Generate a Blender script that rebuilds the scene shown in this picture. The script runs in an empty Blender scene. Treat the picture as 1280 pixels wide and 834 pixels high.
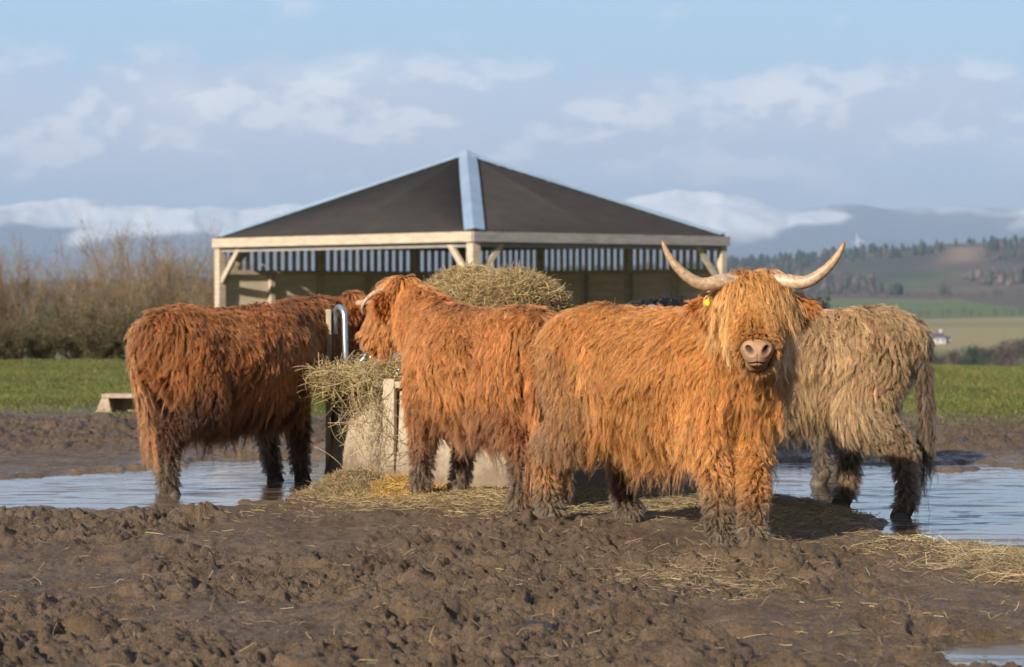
import bpy, bmesh, math, random
import numpy as np
from mathutils import Vector, Matrix
from mathutils.bvhtree import BVHTree
from mathutils.kdtree import KDTree
R = math.radians
S = bpy.context.scene
COL = S.collection

# ------------------------------------------------------------------ camera, sky, sun, exposure
F = 3556.0; HZ = 372.0; CH = 1.25
cam = bpy.data.objects.new('camera', bpy.data.cameras.new('camera')); COL.objects.link(cam)
cam.data.lens = 100; cam.data.sensor_width = 36
cam.location = (0, 0, CH)
cam.rotation_euler = (R(90) - math.atan(45 / F), 0, 0)
cam.data.clip_start = 0.1; cam.data.clip_end = 80000
cam.data.dof.use_dof = True; cam.data.dof.focus_distance = 14.3; cam.data.dof.aperture_fstop = 5.0
S.camera = cam
S.view_settings.view_transform = 'Standard'; S.view_settings.look = 'None'
S.view_settings.exposure = 0.62; S.view_settings.gamma = 1
S.render.engine = 'CYCLES'
cy = S.cycles
cy.max_bounces = 7; cy.diffuse_bounces = 3; cy.glossy_bounces = 3; cy.transmission_bounces = 3
cy.volume_bounces = 0; cy.transparent_max_bounces = 8
cy.use_denoising = True
cy.caustics_reflective = False; cy.caustics_refractive = False

SUN_EL = R(23.5)
SUN_AZ = (-0.55, -0.835)          # horizontal direction towards the sun (x, y)
w = bpy.data.worlds.new('World'); S.world = w; w.use_nodes = True
sun = bpy.data.objects.new('sun', bpy.data.lights.new('sun', 'SUN')); COL.objects.link(sun)
sun.data.energy = 5.0; sun.data.angle = R(0.5); sun.data.color = (1.0, 0.91, 0.79)
tosun = Vector((SUN_AZ[0] * math.cos(SUN_EL), SUN_AZ[1] * math.cos(SUN_EL), math.sin(SUN_EL))).normalized()
sun.rotation_euler = tosun.to_track_quat('Z', 'Y').to_euler()


class NT:
    """tiny node-tree writer"""
    def __init__(s, tree): s.t = tree; s.t.nodes.clear()
    def n(s, typ, **kw):
        nd = s.t.nodes.new(typ)
        ins = kw.pop('ins', {})
        for k, v in kw.items(): setattr(nd, k, v)
        for k, v in ins.items(): s.put(nd.inputs[k], v)
        return nd
    def put(s, sock, v):
        if isinstance(v, bpy.types.NodeSocket): s.t.links.new(v, sock)
        elif isinstance(v, bpy.types.Node): s.t.links.new(v.outputs[0], sock)
        else: sock.default_value = v
    def math(s, op, a, b=0.0, c=0.0, clamp=False):
        nd = s.t.nodes.new('ShaderNodeMath'); nd.operation = op; nd.use_clamp = clamp
        s.put(nd.inputs[0], a); s.put(nd.inputs[1], b); s.put(nd.inputs[2], c)
        return nd.outputs[0]
    def vmath(s, op, a, b=(0, 0, 0)):
        nd = s.t.nodes.new('ShaderNodeVectorMath'); nd.operation = op
        s.put(nd.inputs[0], a); s.put(nd.inputs[1], b); return nd.outputs[0]
    def mix(s, f, a, b, mode='MIX'):
        nd = s.t.nodes.new('ShaderNodeMix'); nd.data_type = 'RGBA'; nd.blend_type = mode
        s.put(nd.inputs['Factor'], f)
        for k, v in ((6, a), (7, b)):
            if isinstance(v, tuple) and len(v) == 3: v = v + (1,)
            s.put(nd.inputs[k], v)
        return nd.outputs[2]
    def noise(s, vec, scale, detail=4, rough=0.55, out=0, dist=0.0):
        nd = s.t.nodes.new('ShaderNodeTexNoise')
        if vec is not None: s.put(nd.inputs['Vector'], vec)
        nd.inputs['Scale'].default_value = scale; nd.inputs['Detail'].default_value = detail
        nd.inputs['Roughness'].default_value = rough; nd.inputs['Distortion'].default_value = dist
        return nd.outputs[out]
    def ramp(s, f, *stops):
        nd = s.t.nodes.new('ShaderNodeValToRGB'); s.put(nd.inputs[0], f)
        cr = nd.color_ramp
        while len(cr.elements) < len(stops): cr.elements.new(0.5)
        for e, (p, c) in zip(cr.elements, stops):
            e.position = p
            if not isinstance(c, tuple): c = (c, c, c)
            e.color = tuple(c) + (1,)
        return nd.outputs[0]


# world: Nishita sky with procedural clouds fixed to directions of the sky
T = NT(w.node_tree)
sky = T.n('ShaderNodeTexSky', sky_type='NISHITA', sun_disc=False, sun_elevation=SUN_EL,
          sun_rotation=math.atan2(SUN_AZ[0], SUN_AZ[1]), air_density=1.0, dust_density=0.4, ozone_density=2.0)
geo = T.n('ShaderNodeTexCoord')
sep = T.n('ShaderNodeSeparateXYZ', ins={0: geo.outputs['Generated']})
ay = T.math('MAXIMUM', sep.outputs[1], 0.05)
az = T.math('DIVIDE', sep.outputs[0], ay)      # tan azimuth
el = T.math('DIVIDE', sep.outputs[2], ay)      # tan elevation
cv = T.n('ShaderNodeCombineXYZ', ins={0: az, 1: T.math('MULTIPLY', el, 2.0), 2: 0.3})
n1 = T.noise(cv, 21, 10, 0.56, dist=.1)
n2 = T.noise(cv, 4.5, 3, 0.5)
def blob(cx, cyy, rx, ry, k=1.0):
    dx = T.math('DIVIDE', T.math('SUBTRACT', az, (cx - 640) / F), rx / F)
    dy = T.math('DIVIDE', T.math('SUBTRACT', el, (HZ - cyy) / F), ry / F)
    d = T.math('ADD', T.math('MULTIPLY', dx, dx), T.math('MULTIPLY', dy, dy))
    return T.math('MULTIPLY', T.math('EXPONENT', T.math('MULTIPLY', d, -1.0)), k)
acc = None
for b in [(40, 165, 120, 60, .85), (215, 140, 110, 58, 1.0), (400, 130, 140, 62, 1.1), (530, 150, 90, 50, .7), (300, 200, 330, 28, .35),
          (760, 135, 110, 50, .85), (975, 115, 80, 42, .8), (1180, 115, 110, 40, .75), (1120, 160, 200, 40, .5),
          (640, 190, 500, 40, .35), (250, 190, 400, 36, .4), (-300, 120, 250, 80, .9), (1600, 130, 250, 80, .8)]:
    v = blob(*b); acc = v if acc is None else T.math('ADD', acc, v)
wide = T.math('MULTIPLY', T.ramp(n2, (.42, 0), (.7, 1)), T.ramp(el, (.10, 0), (.3, 1)))
dens = T.math('ADD', T.math('SUBTRACT', T.math('ADD', T.math('MINIMUM', acc, 1.15), T.math('MULTIPLY', T.math('SUBTRACT', n1, .5), 1.9)), .16), T.math('MULTIPLY', wide, .7))
cover = T.ramp(dens, (.0, 0), (.34, .55), (.85, .92))
lit = T.ramp(T.math('SUBTRACT', n1, T.noise(T.vmath('ADD', cv, (-0.004, 0.014, 0)), 21, 10, 0.56, dist=.1)), (.0, 0), (.075, 1))
bright = T.math('ADD', T.math('MULTIPLY', lit, .75), T.math('MULTIPLY', blob(420, 78, 75, 22), .8))
bright = T.math('ADD', bright, T.math('MULTIPLY', blob(225, 125, 50, 45), .35), clamp=True)
cloudc = T.mix(bright, (5.7, 6.05, 7.05), (9.9, 9.5, 9.4))
rampc = T.n('ShaderNodeVectorMath', operation='SCALE')
T.put(rampc.inputs[0], T.ramp(el, (0.0, (.58, .67, .83)), (.035, (.47, .62, .84)), (.11, (.38, .63, .86)), (.22, (.10, .20, .38)), (.7, (.025, .06, .15))))
rampc.inputs['Scale'].default_value = 9.0
base = T.mix(0.82, sky.outputs[0], rampc.outputs[0])
final = T.mix(cover, base, cloudc)
bg = T.n('ShaderNodeBackground', ins={'Color': final, 'Strength': 0.082})
T.n('ShaderNodeOutputWorld', ins={'Surface': bg})

# ------------------------------------------------------------------ numpy helpers
rng = np.random.default_rng(7)
random.seed(7)

def _h(ix, iy, iz, seed):
    n = (ix.astype(np.int64) * 374761393 + iy.astype(np.int64) * 668265263 + iz.astype(np.int64) * 2147483647 + seed * 974634777) & 0xffffffff
    n = ((n ^ (n >> 13)) * 1274126177) & 0xffffffff
    n = ((n ^ (n >> 15)) * 2246822519) & 0xffffffff
    return ((n ^ (n >> 16)) & 0xffffff) / float(0xffffff)

def vnoise(x, y, z=None, seed=0):
    """value noise in -1..1"""
    if z is None:
        ix, iy = np.floor(x), np.floor(y); fx, fy = x - ix, y - iy
        fx = fx * fx * fx * (fx * (fx * 6 - 15) + 10); fy = fy * fy * fy * (fy * (fy * 6 - 15) + 10); o = np.zeros_like(ix)
        a = _h(ix, iy, o, seed); b = _h(ix + 1, iy, o, seed); c = _h(ix, iy + 1, o, seed); d = _h(ix + 1, iy + 1, o, seed)
        return ((a + (b - a) * fx) * (1 - fy) + (c + (d - c) * fx) * fy) * 2 - 1
    ix, iy, iz = np.floor(x), np.floor(y), np.floor(z); fx, fy, fz = x - ix, y - iy, z - iz
    fx = fx * fx * (3 - 2 * fx); fy = fy * fy * (3 - 2 * fy); fz = fz * fz * (3 - 2 * fz)
    r = 0
    for dz in (0, 1):
        a = _h(ix, iy, iz + dz, seed); b = _h(ix + 1, iy, iz + dz, seed); c = _h(ix, iy + 1, iz + dz, seed); d = _h(ix + 1, iy + 1, iz + dz, seed)
        r = r + ((a + (b - a) * fx) * (1 - fy) + (c + (d - c) * fx) * fy) * (fz if dz else 1 - fz)
    return r * 2 - 1

def fbm(x, y, octs=4, seed=0, gain=.5, z=None):
    r = 0; a = 1; s = 0
    for i in range(octs):
        ca, sa = math.cos(i * 1.1), math.sin(i * 1.1)
        xx, yy = (x * ca - y * sa) * 2 ** i, (x * sa + y * ca) * 2 ** i
        r = r + a * vnoise(xx, yy, None if z is None else z * 2 ** i, seed + i); s += a; a *= gain
    return r / s

def sstep(a, b, x):
    t = np.clip((x - a) / (b - a), 0, 1); return t * t * (3 - 2 * t)

def nrm(v): return v / np.maximum(np.linalg.norm(v, axis=-1, keepdims=True), 1e-9)

def tag(o, label=None, cat=None, group=None, kind=None):
    if label: o['label'] = label
    if cat: o['category'] = cat
    if group: o['group'] = group
    if kind: o['kind'] = kind
    return o

def link(name, data, parent=None, mat=None):
    o = bpy.data.objects.new(name, data); COL.objects.link(o)
    if parent is not None: o.parent = parent
    if mat is not None:
        data.materials.clear(); data.materials.append(mat)
    return o

def empty(name, loc=(0, 0, 0), rz=0):
    o = bpy.data.objects.new(name, None); COL.objects.link(o); o.location = loc; o.rotation_euler = (0, 0, rz); return o

def mesh_np(name, v, f, smooth=False):
    me = bpy.data.meshes.new(name)
    v = np.asarray(v, np.float32)
    if isinstance(f, np.ndarray):
        k = f.shape[1]; n = len(f)
        me.vertices.add(len(v)); me.vertices.foreach_set('co', v.ravel())
        me.loops.add(n * k); me.loops.foreach_set('vertex_index', f.astype(np.int32).ravel())
        me.polygons.add(n); me.polygons.foreach_set('loop_start', np.arange(0, n * k, k, dtype=np.int32))
        me.update(calc_edges=True); me.validate()
    else:
        me.from_pydata([tuple(p) for p in v], [], f)
    if smooth: me.polygons.foreach_set('use_smooth', np.ones(len(me.polygons), bool))
    return me

def setcol(me, name, rgb, domain='POINT'):
    a = me.attributes.new(name, 'FLOAT_COLOR', domain)
    c = np.ones((len(rgb), 4), np.float32); c[:, :3] = rgb
    a.data.foreach_set('color', c.ravel())

class MB:
    """collects boxes, bars, tubes and prisms into one mesh"""
    def __init__(s): s.v = []; s.f = []
    def add(s, v, f):
        n = len(s.v); s.v += [tuple(p) for p in v]; s.f += [tuple(i + n for i in q) for q in f]; return s
    def box(s, c, d, rz=0):
        hx, hy, hz = d[0] / 2, d[1] / 2, d[2] / 2; ca, sa = math.cos(rz), math.sin(rz); vs = []
        for z in (-hz, hz):
            for x, y in ((-hx, -hy), (hx, -hy), (hx, hy), (-hx, hy)):
                vs.append((c[0] + x * ca - y * sa, c[1] + x * sa + y * ca, c[2] + z))
        return s.add(vs, [(3, 2, 1, 0), (4, 5, 6, 7), (0, 1, 5, 4), (1, 2, 6, 5), (2, 3, 7, 6), (3, 0, 4, 7)])
    def beam(s, a, b, wd, ht, up=(0, 0, 1)):
        """rectangular bar from a to b; wd across, ht along up"""
        a, b = Vector(a), Vector(b); d = (b - a).normalized(); sd = d.cross(Vector(up)).normalized(); u = sd.cross(d)
        vs = [p + sd * x * wd / 2 + u * y * ht / 2 for p in (a, b) for x, y in ((-1, -1), (1, -1), (1, 1), (-1, 1))]
        return s.add(vs, [(0, 1, 2, 3), (7, 6, 5, 4), (1, 0, 4, 5), (2, 1, 5, 6), (3, 2, 6, 7), (0, 3, 7, 4)])
    def tube(s, pts, rad, sides=10, cap=True):
        pts = [Vector(p) for p in pts]; n = len(pts)
        rad = rad if hasattr(rad, '__len__') else [rad] * n
        ref = None; vs = []; fs = []
        for i, p in enumerate(pts):
            d = (pts[min(i + 1, n - 1)] - pts[max(i - 1, 0)]).normalized()
            if ref is None: ref = Vector((0, 0, 1)) if abs(d.z) < .9 else Vector((1, 0, 0))
            a = d.cross(ref).normalized(); b = a.cross(d).normalized(); ref = b
            for k in range(sides):
                t = 2 * math.pi * k / sides; vs.append(p + (a * math.cos(t) + b * math.sin(t)) * rad[i])
        for i in range(n - 1):
            for k in range(sides):
                k2 = (k + 1) % sides; fs.append((i * sides + k, i * sides + k2, (i + 1) * sides + k2, (i + 1) * sides + k))
        if cap: fs.append(tuple(range(sides))[::-1]); fs.append(tuple(range((n - 1) * sides, n * sides)))
        return s.add(vs, fs)
    def build(s, name, mat, parent=None, smooth=False, bevel=0):
        me = bpy.data.meshes.new(name); me.from_pydata(s.v, [], s.f); me.update()
        if smooth:
            me.polygons.foreach_set('use_smooth', [len(p.vertices) < 6 for p in me.polygons])
        o = link(name, me, parent, mat)
        if bevel:
            m = o.modifiers.new('b', 'BEVEL'); m.width = bevel; m.segments = 2; m.limit_method = 'ANGLE'
        return o

def tubes_np(P, Rad, sides=3):
    """P (N,K,3) polylines, Rad (N,K): one vertex / quad array"""
    N, K, _ = P.shape
    d = np.empty_like(P); d[:, 1:-1] = P[:, 2:] - P[:, :-2]; d[:, 0] = P[:, 1] - P[:, 0]; d[:, -1] = P[:, -1] - P[:, -2]
    d = nrm(d); ref = np.where(np.abs(d[:, :1, 2:]) < .9, np.array([0, 0, 1.]), np.array([1., 0, 0]))
    a = nrm(np.cross(d, np.broadcast_to(ref, d.shape))); b = np.cross(a, d)
    t = np.arange(sides) * 2 * math.pi / sides
    V = P[:, :, None] + Rad[:, :, None, None] * (a[:, :, None] * np.cos(t)[None, None, :, None] + b[:, :, None] * np.sin(t)[None, None, :, None])
    idx = np.arange(N * K * sides).reshape(N, K, sides)
    q = np.stack([idx[:, :-1], np.roll(idx, -1, 2)[:, :-1], np.roll(idx, -1, 2)[:, 1:], idx[:, 1:]], -1)
    return V.reshape(-1, 3), q.reshape(-1, 4)

def curves_obj(name, P, Rad, colr, mat, parent=None):
    """P (N,K,3), Rad (N,K), colr (N,K,3) -> hair curves object"""
    N, K, _ = P.shape
    cu = bpy.data.hair_curves.new(name); cu.add_curves([K] * N)
    cu.attributes['position'].data.foreach_set('vector', P.astype(np.float32).ravel())
    ra = cu.attributes.get('radius') or cu.attributes.new('radius', 'FLOAT', 'POINT')
    ra.data.foreach_set('value', Rad.astype(np.float32).ravel())
    ca = cu.attributes.new('tint', 'FLOAT_COLOR', 'POINT')
    c = np.ones((N * K, 4), np.float32); c[:, :3] = np.clip(colr, 0, 1).reshape(-1, 3); ca.data.foreach_set('color', c.ravel())
    cu.materials.append(mat)
    o = bpy.data.objects.new(name, cu); COL.objects.link(o)
    if parent is not None: o.parent = parent
    return o

def gx(px, Y): return (px - 640) * Y / F
def gz(py, Y): return CH + (HZ - py) * Y / F

# ------------------------------------------------------------------ materials
MATS = {}
def newmat(name):
    m = bpy.data.materials.new(name); m.use_nodes = True; MATS[name] = m; return m, NT(m.node_tree)

def plain(name, colr, rough=.7, metal=0, nscale=20, var=.25, bump=.2, bscale=None, spec=.5, stretch=(1, 1, 1)):
    m, t = newmat(name)
    tc = t.n('ShaderNodeTexCoord'); vec = t.n('ShaderNodeMapping', ins={0: tc.outputs['Object'], 'Scale': stretch})
    n = t.noise(vec, nscale, 6, .6); lo = tuple(c * (1 - var) for c in colr); hi = tuple(min(1, c * (1 + var)) for c in colr)
    c = t.ramp(n, (.3, lo), (.7, hi))
    nb = t.noise(vec, bscale or nscale * 3, 5, .6)
    bp = t.n('ShaderNodeBump', ins={'Strength': bump, 'Distance': .02, 'Height': nb})
    p = t.n('ShaderNodeBsdfPrincipled', ins={'Base Color': c, 'Roughness': rough, 'Metallic': metal, 'Normal': bp, 'Specular IOR Level': spec})
    t.n('ShaderNodeOutputMaterial', ins={'Surface': p}); return m

def attr_mat(name, rough=.8, attr='tint', mul=1.0, spec=.3, bump=0, trans=0.0):
    m, t = newmat(name)
    a = t.n('ShaderNodeAttribute', attribute_name=attr)
    p = t.n('ShaderNodeBsdfPrincipled', ins={'Base Color': a.outputs['Color'], 'Roughness': rough, 'Specular IOR Level': spec})
    out = p
    if trans:
        tr = t.n('ShaderNodeBsdfTranslucent', ins={'Color': a.outputs['Color']})
        out = t.n('ShaderNodeMixShader', ins={0: trans, 1: p, 2: tr})
    t.n('ShaderNodeOutputMaterial', ins={'Surface': out}); return m

M_STRAND = attr_mat('dry_stalks', .65, spec=.25, trans=.25)
# coat hair: diffuse-like strands with a soft sheen and light passing through
m, t = newmat('coat_hair')
a = t.n('ShaderNodeAttribute', attribute_name='tint')
hb = t.n('ShaderNodeBsdfHairPrincipled', model='CHIANG', parametrization='COLOR')
t.put(hb.inputs['Color'], a.outputs['Color']); hb.inputs['Roughness'].default_value = .42; hb.inputs['Radial Roughness'].default_value = .65
hb.inputs['Coat'].default_value = 0.0
df = t.n('ShaderNodeBsdfPrincipled', ins={'Base Color': a.outputs['Color'], 'Roughness': .6, 'Specular IOR Level': .25})
mx = t.n('ShaderNodeMixShader', ins={0: .5, 1: df, 2: hb})
t.n('ShaderNodeOutputMaterial', ins={'Surface': mx}); M_HAIR = m
M_SKIN = attr_mat('hide', .65, spec=.3)

# ------------------------------------------------------------------ ground (mud, puddle beds, pasture)
def puddle_depth(X, Y):
    """positive inside a puddle"""
    w_ = fbm(X * 2.2, Y * 1.1, 4, 31) * .9 + fbm(X * 1.6, Y * 4.5, 4, 33) * 1.1
    fl = np.interp(X, [-30, -4.5, -3.2, -2.2, -1.5, -1.1, -.6], [16.6, 16.3, 16.15, 16.7, 17.4, 18.6, 20.5])
    bl = np.interp(X, [-30, -4.5, -3.0, -2.2, -1.6, -1.0, -.6], [18.6, 18.9, 20.2, 21.9, 22.5, 21.5, 20.6])
    left = np.minimum(Y - fl, bl - Y) + w_ * .8
    left = np.where(X > -.6, -1, left)
    fr = np.interp(X, [1.2, 1.5, 1.75, 1.95, 2.4, 3, 30], [19.8, 18.9, 17.2, 14.5, 13.9, 13.55, 13.7])
    br = np.interp(X, [1.2, 1.6, 2.2, 3, 4.5, 30], [20, 21.6, 21.9, 21.3, 20.4, 20])
    isl = 1.5 * np.exp(-(((X - 1.75) / .42) ** 2 + ((Y - 16.2) / 1.3) ** 2)) + 1.0 * np.exp(-(((X - 2.75) / .35) ** 2 + ((Y - 16.8) / .25) ** 2)) * 1.2
    right = np.minimum(Y - fr, br - Y) * 1.0 + w_ * .85 - isl * 1.2
    right = np.where(X < 1.2, -1, right)
    return np.maximum(left, right)

def small_puddle(X, Y):
    a = 1 - ((X - 1.78) / .22) ** 2 - ((Y - 10.05) / .42) ** 2
    b = 1 - ((X + 1.48) / .10) ** 2 - ((Y - 9.75) / .12) ** 2
    c = 1 - ((X + 2.6) / .25) ** 2 - ((Y - 14.1) / .16) ** 2
    return np.maximum(np.maximum(a, b), c) + fbm(X * 9, Y * 5, 3, 77) * .9

SMALL = [(1.78, 10.05, .34, .62), (-1.48, 9.75, .18, .22), (-2.6, 14.1, .42, .30)]

def rough_amount(X, Y):
    edge = 15.35 + .35 * np.sin(X * 1.3 + .6) * .5 + np.interp(X, [-5, -1.2, -.2, .8, 1.3, 2, 6], [.55, .2, .35, .1, -.9, -1.5, -1.6]) + fbm(X * 1.5, Y * 0 + 3, 3, 12) * .3
    return 1 - sstep(edge - .35, edge + .25, Y)

def ground_z(X, Y, fine=True):
    X = np.asarray(X, float); Y = np.asarray(Y, float)
    fg = rough_amount(X, Y)
    far = sstep(21.2, 23.2, Y + fbm(X * .7, Y * .5, 2, 5)) * (1 - sstep(26.5, 30, Y))
    z = .022 + .010 * fbm(X * 1.2, Y * 1.2, 2, 3)
    big = fbm(X * .9, Y * .9, 3, 11)
    mid = fbm(X * 3.2, Y * 2.6, 3, 21)
    edgeb = fg * (1 - sstep(.0, 1.5, 15.6 - Y))
    z = z + fg * (.022 - .055 * sstep(14.0, 12.7, Y) + .030 * big + .034 * mid) + .02 * edgeb + far * (.05 + .05 * fbm(X * 1.6, Y * 1.2, 3, 41))
    if fine:
        # churned clods: sharp-edged lumps and hoof holes
        wx = X + .06 * fbm(X * 6, Y * 5, 3, 45); wy = Y + .08 * fbm(X * 6 + 5, Y * 5, 3, 46)
        rgh_ = 0; am = 1.0; fq = 3.1
        for o_ in range(7):
            c_, s_ = math.cos(o_ * .9), math.sin(o_ * .9)
            nn_ = vnoise((wx * c_ - wy * .78 * s_) * fq, (wx * s_ + wy * .78 * c_) * fq, seed=300 + o_); rgh_ = rgh_ + am * (np.abs(nn_) - .3); fq *= 2.05; am *= .66
        rgh_ = rgh_ * .048 + .024 * (np.abs(vnoise(wx * 23, wy * 17, seed=350)) - .35) + .015 * (np.abs(vnoise(wx * 46, wy * 33, seed=351)) - .35)
        n1 = fbm(wx * 5.5, wy * 3.6, 3, 51); n2 = vnoise(wx * 21, wy * 14, seed=61); n3 = vnoise(wx * 47, wy * 33, seed=62); n4 = vnoise(X * 95, Y * 64, seed=63)
        clod = sstep(.10, .24, n1) * .016 + sstep(.2, .45, n2) * .010 + sstep(.3, .5, n3) * .006
        # hoof pits with squeezed-up rims
        sx_, sy_ = wx * 3.3, wy * 2.7; ix, iy = np.floor(sx_), np.floor(sy_); pit = 0
        for a_ in (-1, 0, 1):
            for b_ in (-1, 0, 1):
                jx, jy = ix + a_, iy + b_; o0 = np.zeros_like(ix); hx, hy, ha = _h(jx, jy, o0, 801), _h(jx, jy, o0, 802), _h(jx, jy, o0, 803)
                dd = np.sqrt(((sx_ - jx - .15 - .7 * hx) / 3.3) ** 2 + ((sy_ - jy - .15 - .7 * hy) / 2.7 * .8) ** 2) / (.75 + .5 * ha)
                pit = pit + (ha > .45) * (-.055 * np.exp(-(dd / .052) ** 4) + .020 * np.exp(-((dd - .085) / .022) ** 2))
        calm = .30 + .70 * sstep(-.22, .2, fbm(X * .9 + 9, Y * .55, 3, 75))
        z = z + fg * calm * (rgh_ + clod + .003 * n4 + .004 + pit)
        z = z + far * (rgh_ * 1.1 + clod + pit * .5)
        z = z + (1 - fg) * (1 - far) * (.004 * n2 + .003 * n3 + .012 * np.maximum(n1, 0) + .10 * np.maximum(rgh_, 0))
    # pasture
    g = sstep(25.5, 30, Y)
    z = z * (1 - .5 * g) + g * (.05 + .05 * fbm(X * .35, Y * .3, 3, 81) + .015 * fbm(X * 3, Y * 2.4, 2, 82))
    # the hill falls away beyond the barn
    z = z - .022 * np.maximum(Y - 51.5 - .25 * X * (X > 0) * 0, 0) - .10 * np.maximum(Y - 74, 0)
    right_drop = sstep(4, 9, X) * np.maximum(Y - 47, 0) * .02
    z = z - right_drop
    pd = puddle_depth(X, Y)
    zin = np.clip(-.004 - pd * .05, -.06, .0)
    t = sstep(-.18, .03, pd)
    z = np.where((Y < 23) & (Y > 12.95), np.maximum(z, .006), z) * (1 - t) + zin * t
    sp = small_puddle(X, Y); box = np.zeros_like(X)
    for (cx, cyy, hx, hy) in SMALL: box = np.maximum(box, ((np.abs(X - cx) < hx) & (np.abs(Y - cyy) < hy)).astype(float))
    ts = sstep(-.5, .1, sp) * box
    z = z * (1 - ts) + (.012 - .035 - .02 * np.clip(sp, 0, 1)) * ts
    return z

Yr = [8.0]
while Yr[-1] < 80: Yr.append(Yr[-1] + .0125 * (Yr[-1] / 10) ** 1.75)
Yr = np.array([-30, -12, -4, 0, 3, 5, 6, 6.6, 7.2, 7.6] + Yr)
NI = 800
u = np.concatenate([-np.array([14, 9, 6, 4, 3, 2.4, 2, 1.7, 1.45, 1.3, 1.18, 1.1, 1.04]), np.linspace(-1, 1, NI), np.array([1.04, 1.1, 1.18, 1.3, 1.45, 1.7, 2, 2.4, 3, 4, 6, 9, 14])])
W = .215 * np.maximum(Yr, 6) + .9
GX = u[None] * W[:, None]; GY = np.repeat(Yr[:, None], len(u), 1)
GZ = ground_z(GX, GY)
idx = np.arange(GX.size).reshape(GX.shape)
q = np.stack([idx[:-1, :-1], idx[:-1, 1:], idx[1:, 1:], idx[1:, :-1]], -1).reshape(-1, 4)
me = mesh_np('ground', np.stack([GX, GY, GZ], -1).reshape(-1, 3), q, True)
grass = sstep(26.8, 33, GY + 3.2 * fbm(GX * .8, GY * .5, 4, 91) + .8 * fbm(GX * 4, GY * 3, 2, 92) + np.interp(GX, [-8, -4, 3, 8], [.5, 0, 2.2, 3.2]))
pdv = puddle_depth(GX, GY)
lowz = sstep(.012, -.03, GZ - ground_z(GX, GY, False)) * (GY < 16)
wet = np.maximum(sstep(-1.3, .0, pdv), .8 * lowz) * (1 - grass)
strawm = np.exp(-(((GX - .3) / 1.7) ** 2 + ((GY - 17.3) / 1.3) ** 2)) + .9 * np.exp(-(((GX - 1.6) / .5) ** 2 + ((GY - 15.9) / 1.2) ** 2)) + .6 * np.exp(-(((GX - .9) / .5) ** 2 + ((GY - 12.6) / .6) ** 2)) + .8 * np.exp(-(((GX - 2.4) / .5) ** 2 + ((GY - 13.0) / .5) ** 2))
setcol(me, 'mask', np.stack([grass, wet, np.clip(strawm, 0, 1)], -1).reshape(-1, 3))

m, t = newmat('churned_mud_and_grass')
tc = t.n('ShaderNodeTexCoord'); P = tc.outputs['Object']
mk = t.n('ShaderNodeSeparateColor', ins={0: t.n('ShaderNodeAttribute', attribute_name='mask').outputs['Color']})
nb = t.noise(P, 2.2, 6, .62); nm = t.noise(P, 14, 6, .65); nf = t.noise(P, 70, 4, .65)
mud = t.mix(t.ramp(nb, (.35, 0), (.66, 1)), (.125, .080, .045), (.215, .145, .085))
mud = t.mix(t.ramp(nm, (.42, 0), (.7, .75)), mud, (.062, .042, .027))
mud = t.mix(t.ramp(nf, (.52, 0), (.78, .7)), mud, (.25, .19, .13))
mud = t.mix(t.math('MULTIPLY', mk.outputs[2], t.ramp(t.noise(P, 22, 5, .7), (.40, 0), (.62, .75))), mud, (.30, .21, .10))
mud = t.mix(t.math('MULTIPLY', mk.outputs[1], .38), mud, (.105, .074, .050))
gr = t.mix(t.ramp(t.noise(P, 1.1, 5, .6), (.35, 0), (.65, 1)), (.095, .105, .026), (.155, .160, .045))
gr = t.mix(t.ramp(t.noise(P, 7, 4, .6), (.45, 0), (.75, .5)), gr, (.19, .155, .065))
colr = t.mix(mk.outputs[0], mud, gr)
rgh = t.math('SUBTRACT', t.ramp(t.noise(P, 9, 5, .65), (.38, .34), (.62, .74)), t.math('MULTIPLY', mk.outputs[1], .20))
rgh = t.math('MAXIMUM', rgh, t.math('MULTIPLY', mk.outputs[0], .85))
hgt = t.math('ADD', t.math('MULTIPLY', t.noise(P, 30, 6, .7), .55), t.math('MULTIPLY', t.noise(P, 110, 4, .7), .35))
flat = t.math('SUBTRACT', 1.0, t.math('MULTIPLY', mk.outputs[1], .55))
bp = t.n('ShaderNodeBump', ins={'Strength': flat, 'Distance': .06, 'Height': hgt})
p = t.n('ShaderNodeBsdfPrincipled', ins={'Base Color': colr, 'Roughness': rgh, 'Normal': bp, 'Specular IOR Level': .3})
t.n('ShaderNodeOutputMaterial', ins={'Surface': p})
ground = link('ground', me, None, m); tag(ground, kind='structure')

# water
m, t = newmat('muddy_water')
tc = t.n('ShaderNodeTexCoord')
mp = t.n('ShaderNodeMapping', ins={0: tc.outputs['Object'], 'Scale': (1, .55, 1)})
bp = t.n('ShaderNodeBump', ins={'Strength': .16, 'Distance': .02, 'Height': t.noise(mp, 9, 3, .5)})
scum = t.ramp(t.noise(mp, 2.6, 6, .62, dist=.6), (.50, 0), (.66, 1))
scum2 = t.ramp(t.noise(t.n('ShaderNodeMapping', ins={0: tc.outputs['Object'], 'Scale': (.8, 2.2, 1)}), 2.1, 8, .68, dist=.8), (.50, 0), (.60, 1))
p = t.n('ShaderNodeBsdfPrincipled', ins={'Base Color': t.mix(scum2, (.11, .08, .052), (.17, .12, .078)), 'Roughness': t.math('ADD', t.math('MULTIPLY', scum2, .34), t.math('ADD', t.math('MULTIPLY', scum, .08), .03)), 'IOR': 1.40, 'Normal': bp, 'Specular IOR Level': .9})
t.n('ShaderNodeOutputMaterial', ins={'Surface': p}); M_WATER = m
def sheet(name, x0, x1, y0, y1, z, mat):
    me = mesh_np(name, [(x0, y0, z), (x1, y0, z), (x1, y1, z), (x0, y1, z)], [(0, 1, 2, 3)]); o = link(name, me, None, mat); return tag(o, kind='structure')
sheet('puddle_water', -14, -.7, 15.2, 23.0, 0, M_WATER)
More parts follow.
